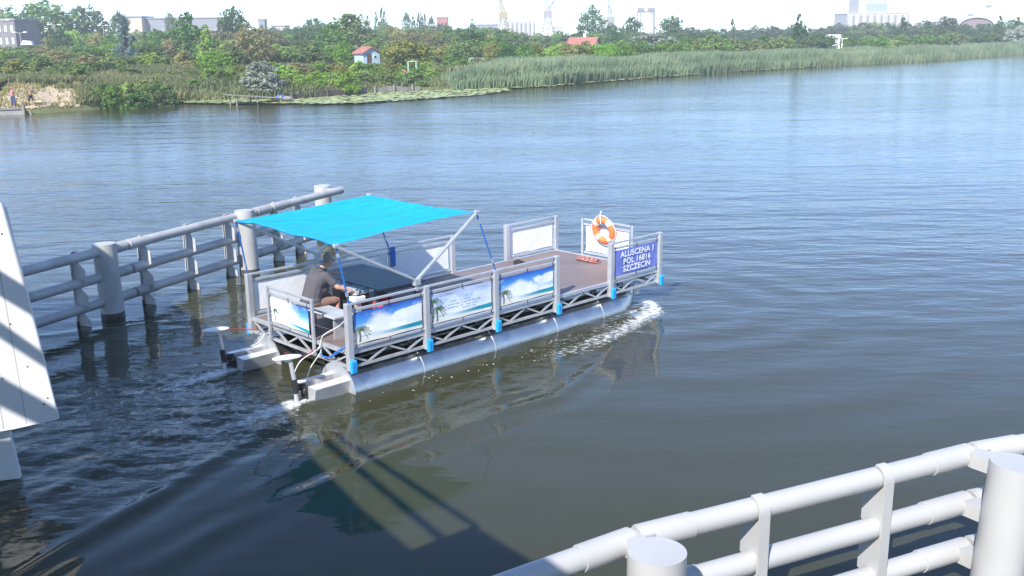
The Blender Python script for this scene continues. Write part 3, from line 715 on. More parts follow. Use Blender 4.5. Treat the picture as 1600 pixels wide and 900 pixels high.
def seated_man():
    P = onboard('person', .45, 1.88, ZD, 'grey-haired man in dark grey polo and brown shorts seated at the boat throttle', 'person')
    # local frame: x forward, y to his left, z up; seat top .445
    hip = Vector((.06, 0, .53)); chest = Vector((.20, 0, .93)); neck = Vector((.33, 0, 1.16)); head = Vector((.47, -.01, 1.30))
    sr, sl_ = Vector((.24, -.215, 1.06)), Vector((.26, .215, 1.06))
    er, wr = Vector((.40, -.37, .82)), Vector((.60, -.47, .745))
    el, wl = Vector((.56, .32, .99)), Vector((.86, .22, .93))
    kr, kl = Vector((.52, -.17, .50)), Vector((.54, .13, .52))
    ar, al = Vector((.50, -.19, .10)), Vector((.60, .14, .10))
    b = MB()
    b.ell(hip+Vector((-.02, 0, .02)), (.17, .19, .14)); capsule(b, hip, chest, .155, .16); b.ell(chest, (.14, .20, .17)); b.ell((.25, 0, .80), (.13, .15, .15))
    capsule(b, chest+Vector((.05, 0, .12)), neck, .09, .06); capsule(b, neck, head-Vector((.03, 0, .05)), .058, .055)
    hr = Matrix.Rotation(R(18), 3, 'Y')
    b.ell(head, (.098, .075, .118), 20, 14, hr); b.ell(head+hr @ Vector((.035, 0, -.065)), (.055, .052, .055), 14, 10)
    b.tube([head+hr @ Vector((.085, 0, .015)), head+hr @ Vector((.120, 0, -.028))], [.008, .017], 8); b.ell(head+hr @ Vector((.088, 0, -.066)), (.014, .026, .008)); b.ell(head+hr @ Vector((.088, 0, .03)), (.014, .05, .012))
    for s in (-1, 1): b.ell(head+hr @ Vector((-.008, .076*s, -.01)), (.020, .010, .032), 10, 8)
    for s_, e, w, sd in ((sr, er, wr, Vector((.3, .9, 0))), (sl_, el, wl, Vector((.2, -.9, 0)))):
        capsule(b, chest+(s_-chest)*.6, s_, .07, .062); capsule(b, s_, e, .060, .048); capsule(b, e, w, .050, .032)
        hand(b, w, (w-e), sd, .75 if s_ is sr else .25)
    for k, a, s in ((kr, ar, -1), (kl, al, 1)):
        capsule(b, hip+Vector((.03, .09*s, -.02)), k, .088, .062); capsule(b, k, a, .056, .038)
        b.ell(a+Vector((.06, 0, -.055)), (.125, .045, .04))
    body = remesh(b, 'body', SKIN, P, .009, 3)
    # shirt
    b = MB(); b.ell(chest+Vector((-.02, 0, 0)), (.195, .245, .205)); capsule(b, hip+Vector((-.03, 0, .03)), chest+Vector((-.03, 0, 0)), .200, .205); b.ell((.235, 0, .78), (.19, .20, .19)); capsule(b, chest+Vector((.03, 0, .10)), neck-Vector((.015, 0, .035)), .125, .080)
    b.ell(hip+Vector((-.03, 0, .04)), (.215, .225, .11))
    for s_, e in ((sr, er), (sl_, el)):
        capsule(b, chest+(s_-chest)*.6, s_, .095, .08); b.tube([s_, s_+(e-s_)*.45, s_+(e-s_)*.75], [.092, .086, .080], 14)
    remesh(b, 'shirt', SHIRT, P, .011, 5)
    b = MB(); b.tube([(neck-Vector((.015, 0, .035))+Vector((.075*math.cos(i*math.pi/8), .078*math.sin(i*math.pi/8), .02-.035*math.cos(i*math.pi/8)))) for i in range(17)], .017, 8); b.build('collar', COLLAR, P)
    b = MB(); b.ell(hip+Vector((-.015, 0, .0)), (.205, .22, .12))
    for k, s in ((kr, -1), (kl, 1)): capsule(b, hip+Vector((.03, .09*s, -.02)), hip+Vector((.03, .09*s, -.02))+(k-hip-Vector((.03, .09*s, -.02)))*.90, .105, .082)
    remesh(b, 'shorts', SHORT, P, .011, 4)
    b = MB(); b.ell(head+hr @ Vector((-.034, 0, .036)), (.088, .081, .092), 20, 14, hr); b.ell(head+hr @ Vector((-.058, 0, -.015)), (.056, .074, .08), 16, 10, hr)
    remesh(b, 'hair', HAIR, P, .008, 3)
    b = MB()
    for s in (-1, 1): b.ell(head+hr @ Vector((.084, .033*s, .006)), (.012, .014, .007), 10, 8)
    b.split_build('eye', COLLAR, P)
    for a in (ar, al):
        b = MB(); b.ell(a+Vector((.06, 0, -.06)), (.135, .052, .042)); b.build('shoe', BLACK, P)
seated_man()

def bank_person(loc, rz, pose, label, top, bottom, voxel=.03):
    P = empty('person', loc, rz, label, 'person')
    b = MB(); lean = .14 if pose == 'lean' else .03
    hip = Vector((0, 0, .92)); chest = Vector((lean*1.2, 0, 1.32)); neck = Vector((lean*1.6, 0, 1.48)); head = Vector((lean*2+.02, 0, 1.64))
    if pose == 'bend': chest = Vector((.30, 0, 1.18)); neck = Vector((.45, 0, 1.25)); head = Vector((.56, 0, 1.30))
    b.ell(hip, (.13, .17, .15)); capsule(b, hip, chest, .13, .15); b.ell(chest, (.12, .19, .16)); capsule(b, chest, neck, .08, .055); b.ell(head, (.10, .08, .12))
    legs = {}
    for s in (-1, 1):
        f = .22*s if pose == 'lean' else .05*s
        k = Vector((f*.6+.03, .10*s, .50)); a = Vector((f, .11*s, .08)); legs[s] = (k, a)
        capsule(b, hip+Vector((0, .09*s, -.02)), k, .085, .06); capsule(b, k, a, .055, .04); b.ell(a+Vector((.06, 0, -.04)), (.12, .045, .04))
        sh = chest+Vector((0, .20*s, .10))
        if pose == 'up': e = sh+Vector((.10, .12*s, .10)); w = e+Vector((.10, -.06*s, .24))
        elif pose == 'bend': e = sh+Vector((.12, .03*s, -.26)); w = e+Vector((.06, 0, -.24))
        else: e = sh+Vector((.05, .05*s, -.28)); w = e+Vector((.24, -.04*s, .03))
        capsule(b, chest+(sh-chest)*.6, sh, .07, .055); capsule(b, sh, e, .05, .04); capsule(b, e, w, .04, .03); hand(b, w, w-e, Vector((0, -s, .2)), .3)
    remesh(b, 'body', SKINT, P, voxel, 2)
    if top:
        b = MB(); b.ell(chest, (.135, .205, .175)); capsule(b, hip+Vector((0, 0, .05)), chest, .145, .165)
        remesh(b, 'shirt', top, P, .03, 2)
    b = MB(); b.ell(hip, (.15, .19, .16))
    for s in (-1, 1):
        k, a = legs[s]; capsule(b, hip+Vector((0, .09*s, -.02)), k, .105, .085)
        if bottom is JEANS: capsule(b, k, a+Vector((0, 0, .04)), .085, .07)
    remesh(b, 'trousers', bottom, P, .03, 2)
    b = MB(); b.ell(head+Vector((-.02, 0, .035)), (.105, .09, .105)); b.build('hair', HAIR, P)
    return P

# ------------------------------------------------------------------ fender fences
def fender_fence(name, label, path, railz, joints, brackets, piles, outer, mt, ztop=1.75, rail_r=.114, pile_r=.265, wet=True):
    """path: plan corner points of the rails; outer: unit normal towards the piles"""
    base = Vector((*path[0], 0)); F = empty(name, base, 0, label, 'fender fence')
    P = [Vector((*p, 0))-base for p in path]; out = Vector((*outer, 0))
    seg = [(P[i], P[i+1]) for i in range(len(P)-1)]
    tot = [0]
    for a, c in seg: tot.append(tot[-1]+(c-a).length)
    def pt(s):
        for i, (a, c) in enumerate(seg):
            if s <= tot[i+1] or i == len(seg)-1: return a+(c-a).normalized()*(s-tot[i]), (c-a).normalized()
    rg = random.Random(len(label))
    for zi, z in enumerate(railz):
        zu = Vector((0, 0, z)); cuts = [0]+[j+(.0 if zi == 0 else .05*zi) for j in joints]+[tot[-1]-.6*0]
        for i in range(len(cuts)-1):
            s0, s1 = cuts[i]+(.03 if i else 0), cuts[i+1]-(.03 if i < len(cuts)-2 else 0)
            q = [s0]+[t for t in tot if s0+.05 < t < s1-.05]+[s1]
            b = MB(); b.tube([pt(s)[0]+zu for s in q], rail_r, 28)
            r_ = b.build('rail', mt, F)
            c = MB()   # sleeves near the joints, with an angled end
            for s, e in ((s0, 1), (s1, -1)):
                if (e > 0 and i == 0) or (e < 0 and i == len(cuts)-2): continue
                p, d = pt(s+e*.02); p2, _ = pt(s+e*(.62+.05*zi)); c.tube([p+zu, p2+zu], rail_r+.013, 28)
            if c.v: c.split_build('sleeve', mt, r_)
        for j in cuts[1:-1]:
            p, d = pt(j); c = MB(); c.bar(p+zu-d*.16+out*.12, p+zu+d*.16+out*.12, .03, .16); c.tube([p+zu-d*.05+out*.16-Vector((0,0,.12)), p+zu-d*.05+out*.16+Vector((0,0,.02))], .03, 10)
            c.build('hinge_plate', mt, F)
    for s in brackets:
        p, d = pt(s); b = MB(); rr = rail_r+.018; zt = railz[0]
        o0 = out*(rail_r+.018); wz = .064
        b.obox(p+o0+out*.012+Vector((0, 0, (zt-.75)/2)), d*wz, out*.012, Vector((0, 0, (zt+.75)/2)))
        arc = []
        for k in range(9):
            a = R(0+k*11.25); arc.append(p+out*((rr+.012)*math.cos(a))+Vector((0, 0, zt+(rr+.012)*math.sin(a))))
        for k in range(8):
            m_ = (arc[k]+arc[k+1])/2; t = (arc[k+1]-arc[k]); nrm = d.cross(t).normalized()
            b.obox(m_, d*wz, t*.54, nrm*.010)
        # web plate with slopes between the rails
        poly = []
        zs = [zt-.02, zt-.20, zt-.30]
        prof = [(rail_r+.02, zt), (0.02, zt), (-.03, zt-.13)]
        for i, z in enumerate(railz[1:]):
            prof += [(-.20, railz[i]-.27), (-.20, z+.03), (-.03, z-.02), (-.03, z-.13)]
        prof += [(-.20, railz[-1]-.27), (-.20, -.75), (rail_r+.02, -.75)]
        b.prism([p+out*a+Vector((0, 0, z))-d*.014 for a, z in prof], d*.028)
        br = b.build('bracket', mt, F)
        if wet:
            w = MB(); w.obox(p+out*(rail_r+.032)+Vector((0, 0, -.34)), d*(wz+.003), out*.016, Vector((0, 0, .44))); w.build('waterline_stain', WET, br)
    for x, y, dx, dy in piles:
        p = Vector((x, y, 0))-base; b = MB()
        a = p+Vector((dx, dy, 0))*(-1.2); t = p+Vector((dx, dy, 0))*ztop
        b.tube([a+Vector((0, 0, -1.2)), t+Vector((0, 0, ztop))], pile_r, 44)
        pl = b.build('pile', mt, F, .008)
        if wet:
            w = MB(); z1 = .13; w.tube([p+Vector((dx*-.9, dy*-.9, -.9)), p+Vector((dx*z1, dy*z1, z1))], pile_r+.004, 44); w.build('waterline_stain', WET, pl)
        n_, d = pt(max(0, min(tot[-1], (p-P[0]).dot((P[-1]-P[0]).normalized()))))
        for z in railz:
            c = MB(); q = p+Vector((dx, dy, 0))*z; c.obox((q+n_)/2+Vector((0, 0, z)), d*.10, (n_-q)/2*.98, Vector((0, 0, .09))); c.build('saddle', mt, F)
    return F
fender_fence('fender_fence', 'long grey tubular fender fence on round piles in the water behind the boat stern',
    [(-12.6, 15.8), (-10.30, 20.72), (-5.40, 31.85)], [1.58, .99, .40], [8.35, 13.9], [3.6, 6.85, 8.9, 10.5, 12.05, 14.15, 15.25], [(-9.35, 22.75, -.02, 0), (-7.25, 27.15, -.02, .02), (-5.98, 31.75, 0, 0)], (-.915, .403), PAINTL)
fender_fence('fender_fence', 'white tubular fender fence with stout round piles in the near right corner',
    [(-1.6, 6.95), (1.14, 8.78), (5.23, 10.70), (9.2, 12.1)], [1.60, 1.0, .40], [3.295, 7.81], [4.75, 6.42, 10.3], [(1.30, 8.34, 0, 0), (5.42, 10.22, .045, -.015)], (.42, -.907), PAINT, 1.71, .118, .272, False)

# ------------------------------------------------------------------ white board on a leg, bridge deck with unseen plates added to throw the shadow
pn = Vector((.25, -.97, 0)).normalized(); ph = Vector((.97, .25, 0)).normalized()
q = empty('fender_board', (-7.45, 13.8, 0), 0, 'tall white steel board on a leaning leg rising from the water at the left', 'board')
def bp_(x, z, o): return Vector((x*ph.x, x*ph.y, z))+pn*o
b = MB(); b.prism([bp_(x, z, .06) for x, z in ((-1.9, .62), (.16, .82), (.775, .91), (.445, 4.06), (.38, 4.16), (-1.9, 6.4))], pn*.06)
bo = b.build('board_plate', BOARD, q)
b = MB()
for x, z0, z1 in ((.02, .84, 4.5), (.33, .88, 4.2)): b.prism([bp_(x, z0, .1195), bp_(x+.012, z0, .1195), bp_(x-.10, z1, .1195), bp_(x-.112, z1, .1195)], pn*.004)
b.split_build('seam', PAINTL, bo)
b = MB()
for x, z in ((.66, 1.25), (.60, 1.16), (.1, 1.6), (.3, 2.4), (.15, 3.2), (.35, 3.7), (.45, 1.75)): b.tube([bp_(x, z, .119), bp_(x, z, .126)], .014, 8)
b.split_build('bolt', mat('rusty_bolt', (.16, .10, .07), .8), bo)
b = MB(); b.prism([bp_(x, z, -.14) for x, z in ((-.9, -1.0), (.22, -1.0), (.115, .04), (-.02, 1.5), (-.9, 1.5))], pn*.12)
b.build('leg', BOARD, q)
b = MB(); b.prism([bp_(x, z, .0) for x, z in ((-.4, 1.9), (-.02, 1.35), (.13, .80), (.06, .76), (-.15, 1.12), (-.5, 1.5))], pn*.05)
b.build('timber_edge', mat('brown_timber', (.17, .10, .075), .8), q)

ZBR = 7.0
def eq(x, y, z=ZBR): return Vector((x-.4638*z, y-1.0558*z, z))
BR = empty('bridge', (-9, 4, 0), 0, 'bridge deck with unseen plates added outside the left edge, casting the shadow on the water', 'bridge')
def slab(name, poly, th=.05, z=ZBR, m=PAINTL):
    b = MB(); b.prism([eq(x, y, z)-BR.location for x, y in poly], (0, 0, th)); return b.build(name, m, BR)
slab('shadow_plate', [(.22, 11.15), (-.56, 12.13), (-1.33, 11.5), (-2.15, 12.71), (-3.10, 14.35), (-3.75, 15.95), (-4.45, 17.6), (-5.9, 21.0), (-6.3, 20.5), (-5.12, 18.15), (-6.24, 14.80), (-6.5, 14.55), (-7.32, 14.42), (-7.68, 12.5), (-8, -4), (2.5, -4), (2.5, 8)])  # unseen plate added, its outline traced back sunward from the water shadow
slab('shadow_plate', [(-4.98, 18.2), (-6.1, 20.7), (-9.3, 25.2), (-10.6, 24.6), (-26, 22), (-26, -4), (-8.05, -4), (-7.65, 12.5), (-7.3, 14.45), (-5.95, 18.3)], z=ZBR+.3)  # second unseen plate, added to shade the fence end and left water
for poly in ([(-6.1, 17.5), (-4.6, 15.85), (-4.75, 15.45), (-6.6, 17.45)], [(-6.75, 17.2), (-5.3, 15.0), (-5.3, 14.75), (-6.95, 16.95)], [(-7.6, 16.4), (-5.3, 14.08), (-5.9, 14.15), (-7.6, 15.55)]):
    slab('shadow_beam', poly, .04, ZBR+.55)  # unseen bars added to throw the dark stripes on the white board
for a, c, w in (((-3.05, 15.1), (-.82, 11.6), .10), ((-2.90, 15.35), (-.50, 12.1), .07)):
    d = (Vector((*c, 0))-Vector((*a, 0))).normalized(); n_ = Vector((-d.y, d.x, 0))*w*.5; a = Vector((*a, 0)); c = Vector((*c, 0))
    slab('shadow_rail', [(a+n_)[:2], (c+n_)[:2], (c-n_)[:2], (a-n_)[:2]], .05, ZBR+.06)  # unseen strips added to throw the thin dark lines on the water
b = MB(); b.box(-40+9, 30+9, -14-4, 1.2-4, 3.9, 4.6); b.build('deck_slab', CONC, BR)
b = MB()
for x, y in ((-6.6, -2.5), (-15, 4.5)): b.tube([Vector((x, y, -1))-BR.location, Vector((x, y, ZBR))-BR.location], .5, 24)
b.split_build('column', CONC, BR)

# ------------------------------------------------------------------ vegetation
def card_mesh(name, pts, nrm, size, rg, asp=1.6):
    """one small four-cornered leaf spray per point"""
    n = len(pts); r_ = rg.normal(size=(n, 3)); nn = nrm*.40+np.array([0, 0, .55])+r_*.60; nn /= np.linalg.norm(nn, axis=1, keepdims=True)+1e-9
    t = np.cross(nn, rg.normal(size=(n, 3))); t /= np.linalg.norm(t, axis=1, keepdims=True)+1e-9; bq = np.cross(nn, t)
    s = (size*rg.uniform(.6, 1.35, n))[:, None]; a = t*s*asp*.5; c = bq*s*.5
    V = np.stack([pts-a, pts+c*rg.uniform(.6, 1.2, (n, 1)), pts+a, pts-c*rg.uniform(.6, 1.2, (n, 1))], 1).reshape(-1, 3)
    me = bpy.data.meshes.new(name); me.from_pydata(V.tolist(), [], [(4*i, 4*i+1, 4*i+2, 4*i+3) for i in range(n)])
    return me
def crown(name, seed, prof, nclump, per, leaf, zc0=.10, cl=.13, flat=.75):
    rg = np.random.default_rng(seed); P = []; N = []
    k = 0
    while k < nclump:
        t = rg.uniform(0, 1); r = prof(t)
        if rg.uniform(0, 1) > (r/.5)**1.1+.12: continue
        a = rg.uniform(0, 2*math.pi); rr = r*(rg.uniform(0, 1)**.45); k += 1
        lump = 1+.22*math.sin(3*a+seed)*math.sin(5*t+seed)
        c = np.array([rr*math.cos(a)*lump, rr*math.sin(a)*lump, zc0+(1-zc0)*t]); R_ = cl*rg.uniform(.55, 1.25)*(.5+r)
        d = rg.normal(size=(per, 3)); d /= np.linalg.norm(d, axis=1, keepdims=True); q = d*(rg.uniform(.35, 1, (per, 1))**.5)*R_*np.array([1, 1, flat])
        P.append(c+q); ctr = np.array([0, 0, .45]); N.append(d*.7+(c-ctr)/np.linalg.norm(c-ctr+1e-6)*.6+np.array([0, 0, .25]))
    P = np.concatenate(P); N = np.concatenate(N)
    return card_mesh(name, P, N, leaf, rg)
def trunk_mesh(seed, h=.55, r=.022):
    rg = random.Random(seed); b = MB(); b.tube([(0, 0, -.05), (.01, 0, h*.4), (rg.uniform(-.03, .03), rg.uniform(-.03, .03), h)], [r, r*.8, r*.4], 8)
    for k in range(4):
        a = rg.uniform(0, 6.3); z = h*rg.uniform(.35, .8); l = rg.uniform(.2, .35); b.tube([(0, 0, z), (l*.6*math.cos(a), l*.6*math.sin(a), z+l*.5), (l*math.cos(a), l*math.sin(a), z+l)], [r*.45, r*.3, r*.12], 6)
    o = b.build('trunk', TRUNK); me = o.data; bpy.data.objects.remove(o); return me
round_p = lambda t: .5*math.sin(math.pi*min(1, (t*.88+.12)))**.55
tall_p = lambda t: .5*(math.sin(math.pi*min(1, t*.9+.1))**.7)*(1-.25*t)
cone_p = lambda t: .5*(1-t)**.85+.02
pop_p = lambda t: .5*math.sin(math.pi*min(1, t*.82+.16))**.5*(1-.35*t)
bush_p = lambda t: .5*math.cos(t*1.45)**.55
SPEC = {
 'round': (round_p, 110, 26, .050, .12, .15), 'tall': (tall_p, 120, 26, .045, .10, .13), 'conifer': (cone_p, 120, 22, .042, .06, .085),
 'poplar': (pop_p, 70, 26, .052, .06, .12), 'bush': (bush_p, 95, 26, .062, .0, .15), 'willow': (bush_p, 120, 26, .055, .0, .13)}
MESH = {}
for sp, (pf, nc, per, lf, z0, cl) in SPEC.items():
    MESH[sp] = [crown(sp+'_crown', 17*i+len(sp), pf, int(nc*(1, .62, .8, 1.15)[i]), int(per*(1, 1.5, 1.2, .9)[i]), lf*(1, 1.1, .9, 1)[i], z0, cl*(1, 1.45, 1.15, .85)[i]) for i in range(4)]
TRK = [trunk_mesh(i) for i in range(4)]
LM = {'dark': leafmat('dark_foliage', (0.062, 0.135, 0.038), (0.140, 0.239, 0.059)), 'mid': leafmat('mid_foliage', (0.110, 0.218, 0.041), (0.243, 0.366, 0.071)),
 'bright': leafmat('bright_foliage', (0.193, 0.337, 0.046), (0.358, 0.492, 0.079)), 'olive': leafmat('olive_foliage', (0.217, 0.239, 0.067), (0.389, 0.337, 0.105)),
 'silver': leafmat('silver_foliage', (0.467, 0.520, 0.251), (0.747, 0.758, 0.377)), 'blue': leafmat('blue_needles', (0.140, 0.225, 0.138), (0.296, 0.380, 0.230)),
 'yellow': leafmat('yellow_green_foliage', (0.406, 0.477, 0.053), (0.684, 0.646, 0.105))}
LM['blue'] = leafmat('spruce_needles', (.07, .125, .115), (.15, .215, .20)); LM['yellow'] = leafmat('yellowish_leaves', (.17, .24, .045), (.27, .34, .08)); LM['silver'] = leafmat('silver_leaves', (.30, .36, .27), (.46, .50, .39))
CM = {}
def crown_of(sp, lm, k):
    key = (sp, lm, k % 4)
    if key not in CM: me = MESH[sp][k % 4].copy(); me.materials.clear(); me.materials.append(LM[lm]); CM[key] = me
    return CM[key]
TK = [0]
def tree(px, top, Y, hw, sp, lm, label, group=None, zb=None, name=None):
    """a tree at distance Y whose crown reaches picture row top; hw = half width in photo pixels"""
    TK[0] += 1; k = TK[0]; tp = at(px, top, Y); z0 = zb if (zb is not None and zb < .3) else gz(tp.x, max(0, (Y-shore_cache(px)[1])*1.03))
    h = max(.6, tp.z-z0); w = 2*hw*Y*.99/FPX*1.08
    bush = sp in ('bush', 'willow')
    nm = name or ('shrub' if bush else {'conifer': 'conifer_tree', 'poplar': 'poplar_tree'}.get(sp, 'tree'))
    o = empty(nm, (tp.x, Y, z0-.15), k*2.4, label, 'shrub' if bush else 'tree', group); o.scale = (w, w, h+.15)
    c = bpy.data.objects.new('foliage' if bush else 'crown', crown_of(sp, lm, k)); COL.objects.link(c); c.parent = o
    if not bush:
        t = bpy.data.objects.new('trunk', TRK[k % 4]); COL.objects.link(t); t.parent = o
    return o

# --- single trees one can point to: px, top row, distance, half width, shape, leaf, label
for a in [
 (62, 3, 300, 44, 'round', 'mid', 'broad full-crowned tree, the widest on the skyline at the far left'),
 (-4, 12, 380, 22, 'round', 'olive', 'olive-green tree cut off by the left edge of the view'),
 (131, 8, 310, 30, 'round', 'dark', 'round dark tree right of the widest skyline tree'),
 (183, 18, 300, 17, 'tall', 'dark', 'narrow grey-green tree directly behind the blue spruce'),
 (192, 26, 165, 19, 'conifer', 'blue', 'bluish spruce with tiered branches on the left bank'),
 (265, 20, 380, 9, 'round', 'dark', 'small round tree before the long flat building'),
 (291, 19, 190, 25, 'tall', 'dark', 'dark upright tree before the grey end of the long building'),
 (320, 38, 165, 19, 'conifer', 'bright', 'light green cone-shaped tree beside the dark upright tree'),
 (363, 12, 240, 19, 'round', 'dark', 'dark bushy-topped tree rising at the right end of the long building'),
 (388, 40, 150, 34, 'tall', 'olive', 'large olive-brown loose tree above the silver shrub'),
 (358, 68, 140, 24, 'tall', 'mid', 'mid green tree left of the silver shrub on the bank'),
 (492, 30, 330, 21, 'round', 'dark', 'dark round tree left of the tall willow-like tree'),
 (462, 43, 330, 20, 'round', 'dark', 'low dark tree on the skyline beside the pale block of flats'),
 (546, 23, 215, 36, 'willow', 'mid', 'tall feathery willow behind the blue shed'),
 (520, 34, 205, 24, 'tall', 'mid', 'green tree leaning against the tall feathery willow'),
 (590, 60, 185, 20, 'round', 'mid', 'green tree just behind the roof of the blue shed'),
 (640, 62, 150, 34, 'round', 'olive', 'brownish orchard tree right of the blue shed'),
 (925, 10, 330, 23, 'tall', 'dark', 'tall ragged tree in the middle of the skyline'),
 (955, 36, 330, 14, 'round', 'dark', 'small dark tree before the white tower crane'),
 (988, 28, 330, 17, 'round', 'dark', 'round dark tree below the gantry'),
 (1048, 26, 330, 18, 'round', 'dark', 'round dark tree right of the gantry mast'),
 (1145, 29, 360, 9, 'conifer', 'dark', 'small lone conifer on the skyline right of the silver tree'),
 (1250, 21, 240, 17, 'conifer', 'dark', 'dark blue-green conifer left of the white hut'),
 (1411, 27, 300, 15, 'conifer', 'dark', 'conifer standing right against the grain elevator'),
 (1450, 32, 330, 16, 'conifer', 'dark', 'conifer between the grain elevator and the arched hall'),
 (1478, 26, 340, 20, 'round', 'dark', 'broad dark tree left of the arched hall'),
 (1563, 24, 340, 13, 'conifer', 'dark', 'conifer right of the arched hall'),
 (1592, 26, 340, 11, 'conifer', 'dark', 'conifer at the right edge of the view'),
 (1018, 51, 200, 37, 'willow', 'silver', 'wide silvery willow behind the reed bed'),
 (1594, 40, 310, 24, 'willow', 'silver', 'pale silvery willow at the right edge behind the reeds'),
 (972, 62, 190, 13, 'round', 'yellow', 'yellow-green tree beside the silvery willow'),
 (880, 66, 185, 17, 'round', 'olive', 'brownish tree partly hiding the red-roofed house'),
 (792, 44, 260, 24, 'tall', 'mid', 'mid green tree in front of the white silos'),
 (770, 66, 165, 16, 'tall', 'olive', 'reddish-brown tree left above the reeds'),
 (735, 46, 200, 27, 'round', 'dark', 'dark tree right above the green garden frame'),
]: tree(*a)
tree(406, 97, 108, 31, 'willow', 'silver', 'silvery grey willow shrub at the water edge left of the plank dock', zb=.4)
tree(1440, 57, 300, 12, 'bush', 'yellow', 'yellow-green shrub in the trees behind the right reeds')
for px, top, hw in ((574, 23, 6), (587, 18, 5), (597, 13, 8)): tree(px, top, 430, hw, 'poplar', 'dark', ['slim poplar, left of three on the skyline', 'thinnest poplar, middle of three on the skyline', 'tallest poplar, right of three on the skyline'][(587, 597, 574).index(px)-2 if px == 574 else (1 if px == 587 else 2)], 'poplars on the skyline')
for px, top, hw in ((634, 18, 8), (645, 24, 5.5), (655, 20, 8), (662, 22, 7), (674, 24, 6)): tree(px, top, 440, hw, 'poplar', 'dark', 'slim dark poplar of the row left of the red brick building', 'row of poplars')
tree(738, 27, 480, 5, 'poplar', 'dark', 'single poplar between the brick building and the yellow crane')

# --- rows of look-alikes
def row(x0, x1, n, Yf, top, hw, kinds, label, group, zb=None, jit=5, jt=6):
    rg = random.Random(int(x0*3+n))
    for i in range(n):
        px = x0+(x1-x0)*(i+.5)/n+rg.uniform(-jit, jit); Y = Yf(px)*rg.uniform(.97, 1.05); f = (px-x0)/(x1-x0)
        t = (top[0]+(top[1]-top[0])*f if isinstance(top, tuple) else top)+rg.uniform(-jt, jt)
        sp, lm = rg.choice(kinds); h_ = hw[0]+(hw[1]-hw[0])*f if isinstance(hw, tuple) else hw
        tree(px, t, Y, h_*rg.uniform(.75, 1.25), sp, lm, label, group, zb)
SY = lambda k: (lambda px: shore_at(px)[1]+k)
row(-20, 62, 4, lambda p: 205, 72, 19, [('bush', 'mid'), ('round', 'bright'), ('bush', 'olive')], 'low garden tree below the grey-brown building', 'trees below the building', jt=2)
row(66, 420, 18, lambda p: 240, (52, 40), 19, [('round', 'mid'), ('round', 'bright'), ('tall', 'mid'), ('round', 'olive'), ('round', 'dark')], 'one of the many garden trees behind the orchard on the left bank', 'left garden trees', jt=7)
row(-20, 400, 18, lambda p: 185, (80, 58), 20, [('round', 'mid'), ('round', 'bright'), ('bush', 'mid'), ('round', 'olive'), ('round', 'mid')], 'one of the many orchard trees in the middle of the left bank', 'left orchard trees', jt=7)
row(-10, 380, 18, lambda p: shore_at(p)[1]+32, (92, 84), 22, [('bush', 'mid'), ('bush', 'dark'), ('bush', 'bright'), ('bush', 'olive'), ('bush', 'mid')], 'one of the many bushy fruit trees above the grass of the left bank', 'bushes above the left grass', jt=6)
row(85, 200, 8, lambda p: shore_at(p)[1]+20, (98, 102), 22, [('bush', 'dark'), ('bush', 'mid')], 'dense dark green bush in the hedge above the sandy patch', 'dark bushes above the sand', zb=.9, jt=4)
row(152, 312, 12, lambda p: shore_at(p)[1]+3.2, (132, 128), 17, [('bush', 'mid'), ('bush', 'bright'), ('willow', 'mid')], 'leafy bush overhanging the water right of the sandy patch', 'waterside bushes', zb=.1, jt=5)
row(205, 275, 4, lambda p: shore_at(p)[1]+1.6, (146, 142), 15, [('bush', 'dark')], 'darker low bush dipping into the water right of the sandy patch', 'dark waterside bushes', zb=-.2, jt=3)
row(250, 400, 9, lambda p: shore_at(p)[1]+12, (112, 108), 16, [('bush', 'yellow'), ('bush', 'bright'), ('bush', 'olive')], 'yellowish bush on the bank behind the plank dock', 'yellowish bushes', zb=.6, jt=5)
row(430, 715, 22, lambda p: shore_at(p)[1]+5, (116, 108), 15, [('bush', 'bright'), ('bush', 'mid'), ('bush', 'bright'), ('willow', 'bright')], 'low bright green bramble bush above the wooden bulkhead', 'bramble bushes', zb=.5, jt=4)
row(420, 720, 18, lambda p: shore_at(p)[1]+16, (100, 98), 17, [('bush', 'mid'), ('bush', 'bright'), ('bush', 'olive')], 'garden bush in the row behind the bramble bushes', 'garden bushes', zb=.8, jt=4)
row(400, 545, 11, lambda p: 160, (72, 70), 19, [('round', 'olive'), ('round', 'mid'), ('round', 'bright'), ('bush', 'mid')], 'orchard tree left of the blue shed', 'orchard trees left of the shed')
row(600, 800, 14, lambda p: 172, (70, 66), 19, [('round', 'olive'), ('round', 'mid'), ('tall', 'mid'), ('round', 'mid'), ('round', 'dark')], 'orchard tree right of the blue shed', 'orchard trees right of the shed')
row(400, 800, 22, lambda p: 250, (50, 46), 19, [('round', 'mid'), ('tall', 'mid'), ('round', 'dark'), ('round', 'olive')], 'tree in the belt behind the shed', 'tree belt behind the shed')
row(400, 780, 22, lambda p: 400, 42, 17, [('round', 'dark'), ('round', 'mid')], 'distant tree of the skyline left of the crane', 'distant trees left of the crane', jt=4)
row(690, 800, 7, lambda p: shore_at(p)[1]+14, (98, 90), 15, [('bush', 'mid'), ('bush', 'dark'), ('bush', 'olive')], 'dark bush at the left end of the reeds', 'bushes at the reed end', zb=.8)
row(780, 1120, 19, lambda p: shore_at(p)[1]+38, (74, 60), 17, [('round', 'mid'), ('round', 'bright'), ('round', 'dark'), ('bush', 'olive'), ('round', 'mid')], 'green tree in the row behind the middle reeds', 'trees behind the middle reeds')
row(780, 1120, 20, lambda p: 300, (52, 48), 17, [('round', 'dark'), ('round', 'mid'), ('tall', 'dark')], 'darker tree in the belt before the harbour', 'tree belt before the harbour', jt=4)
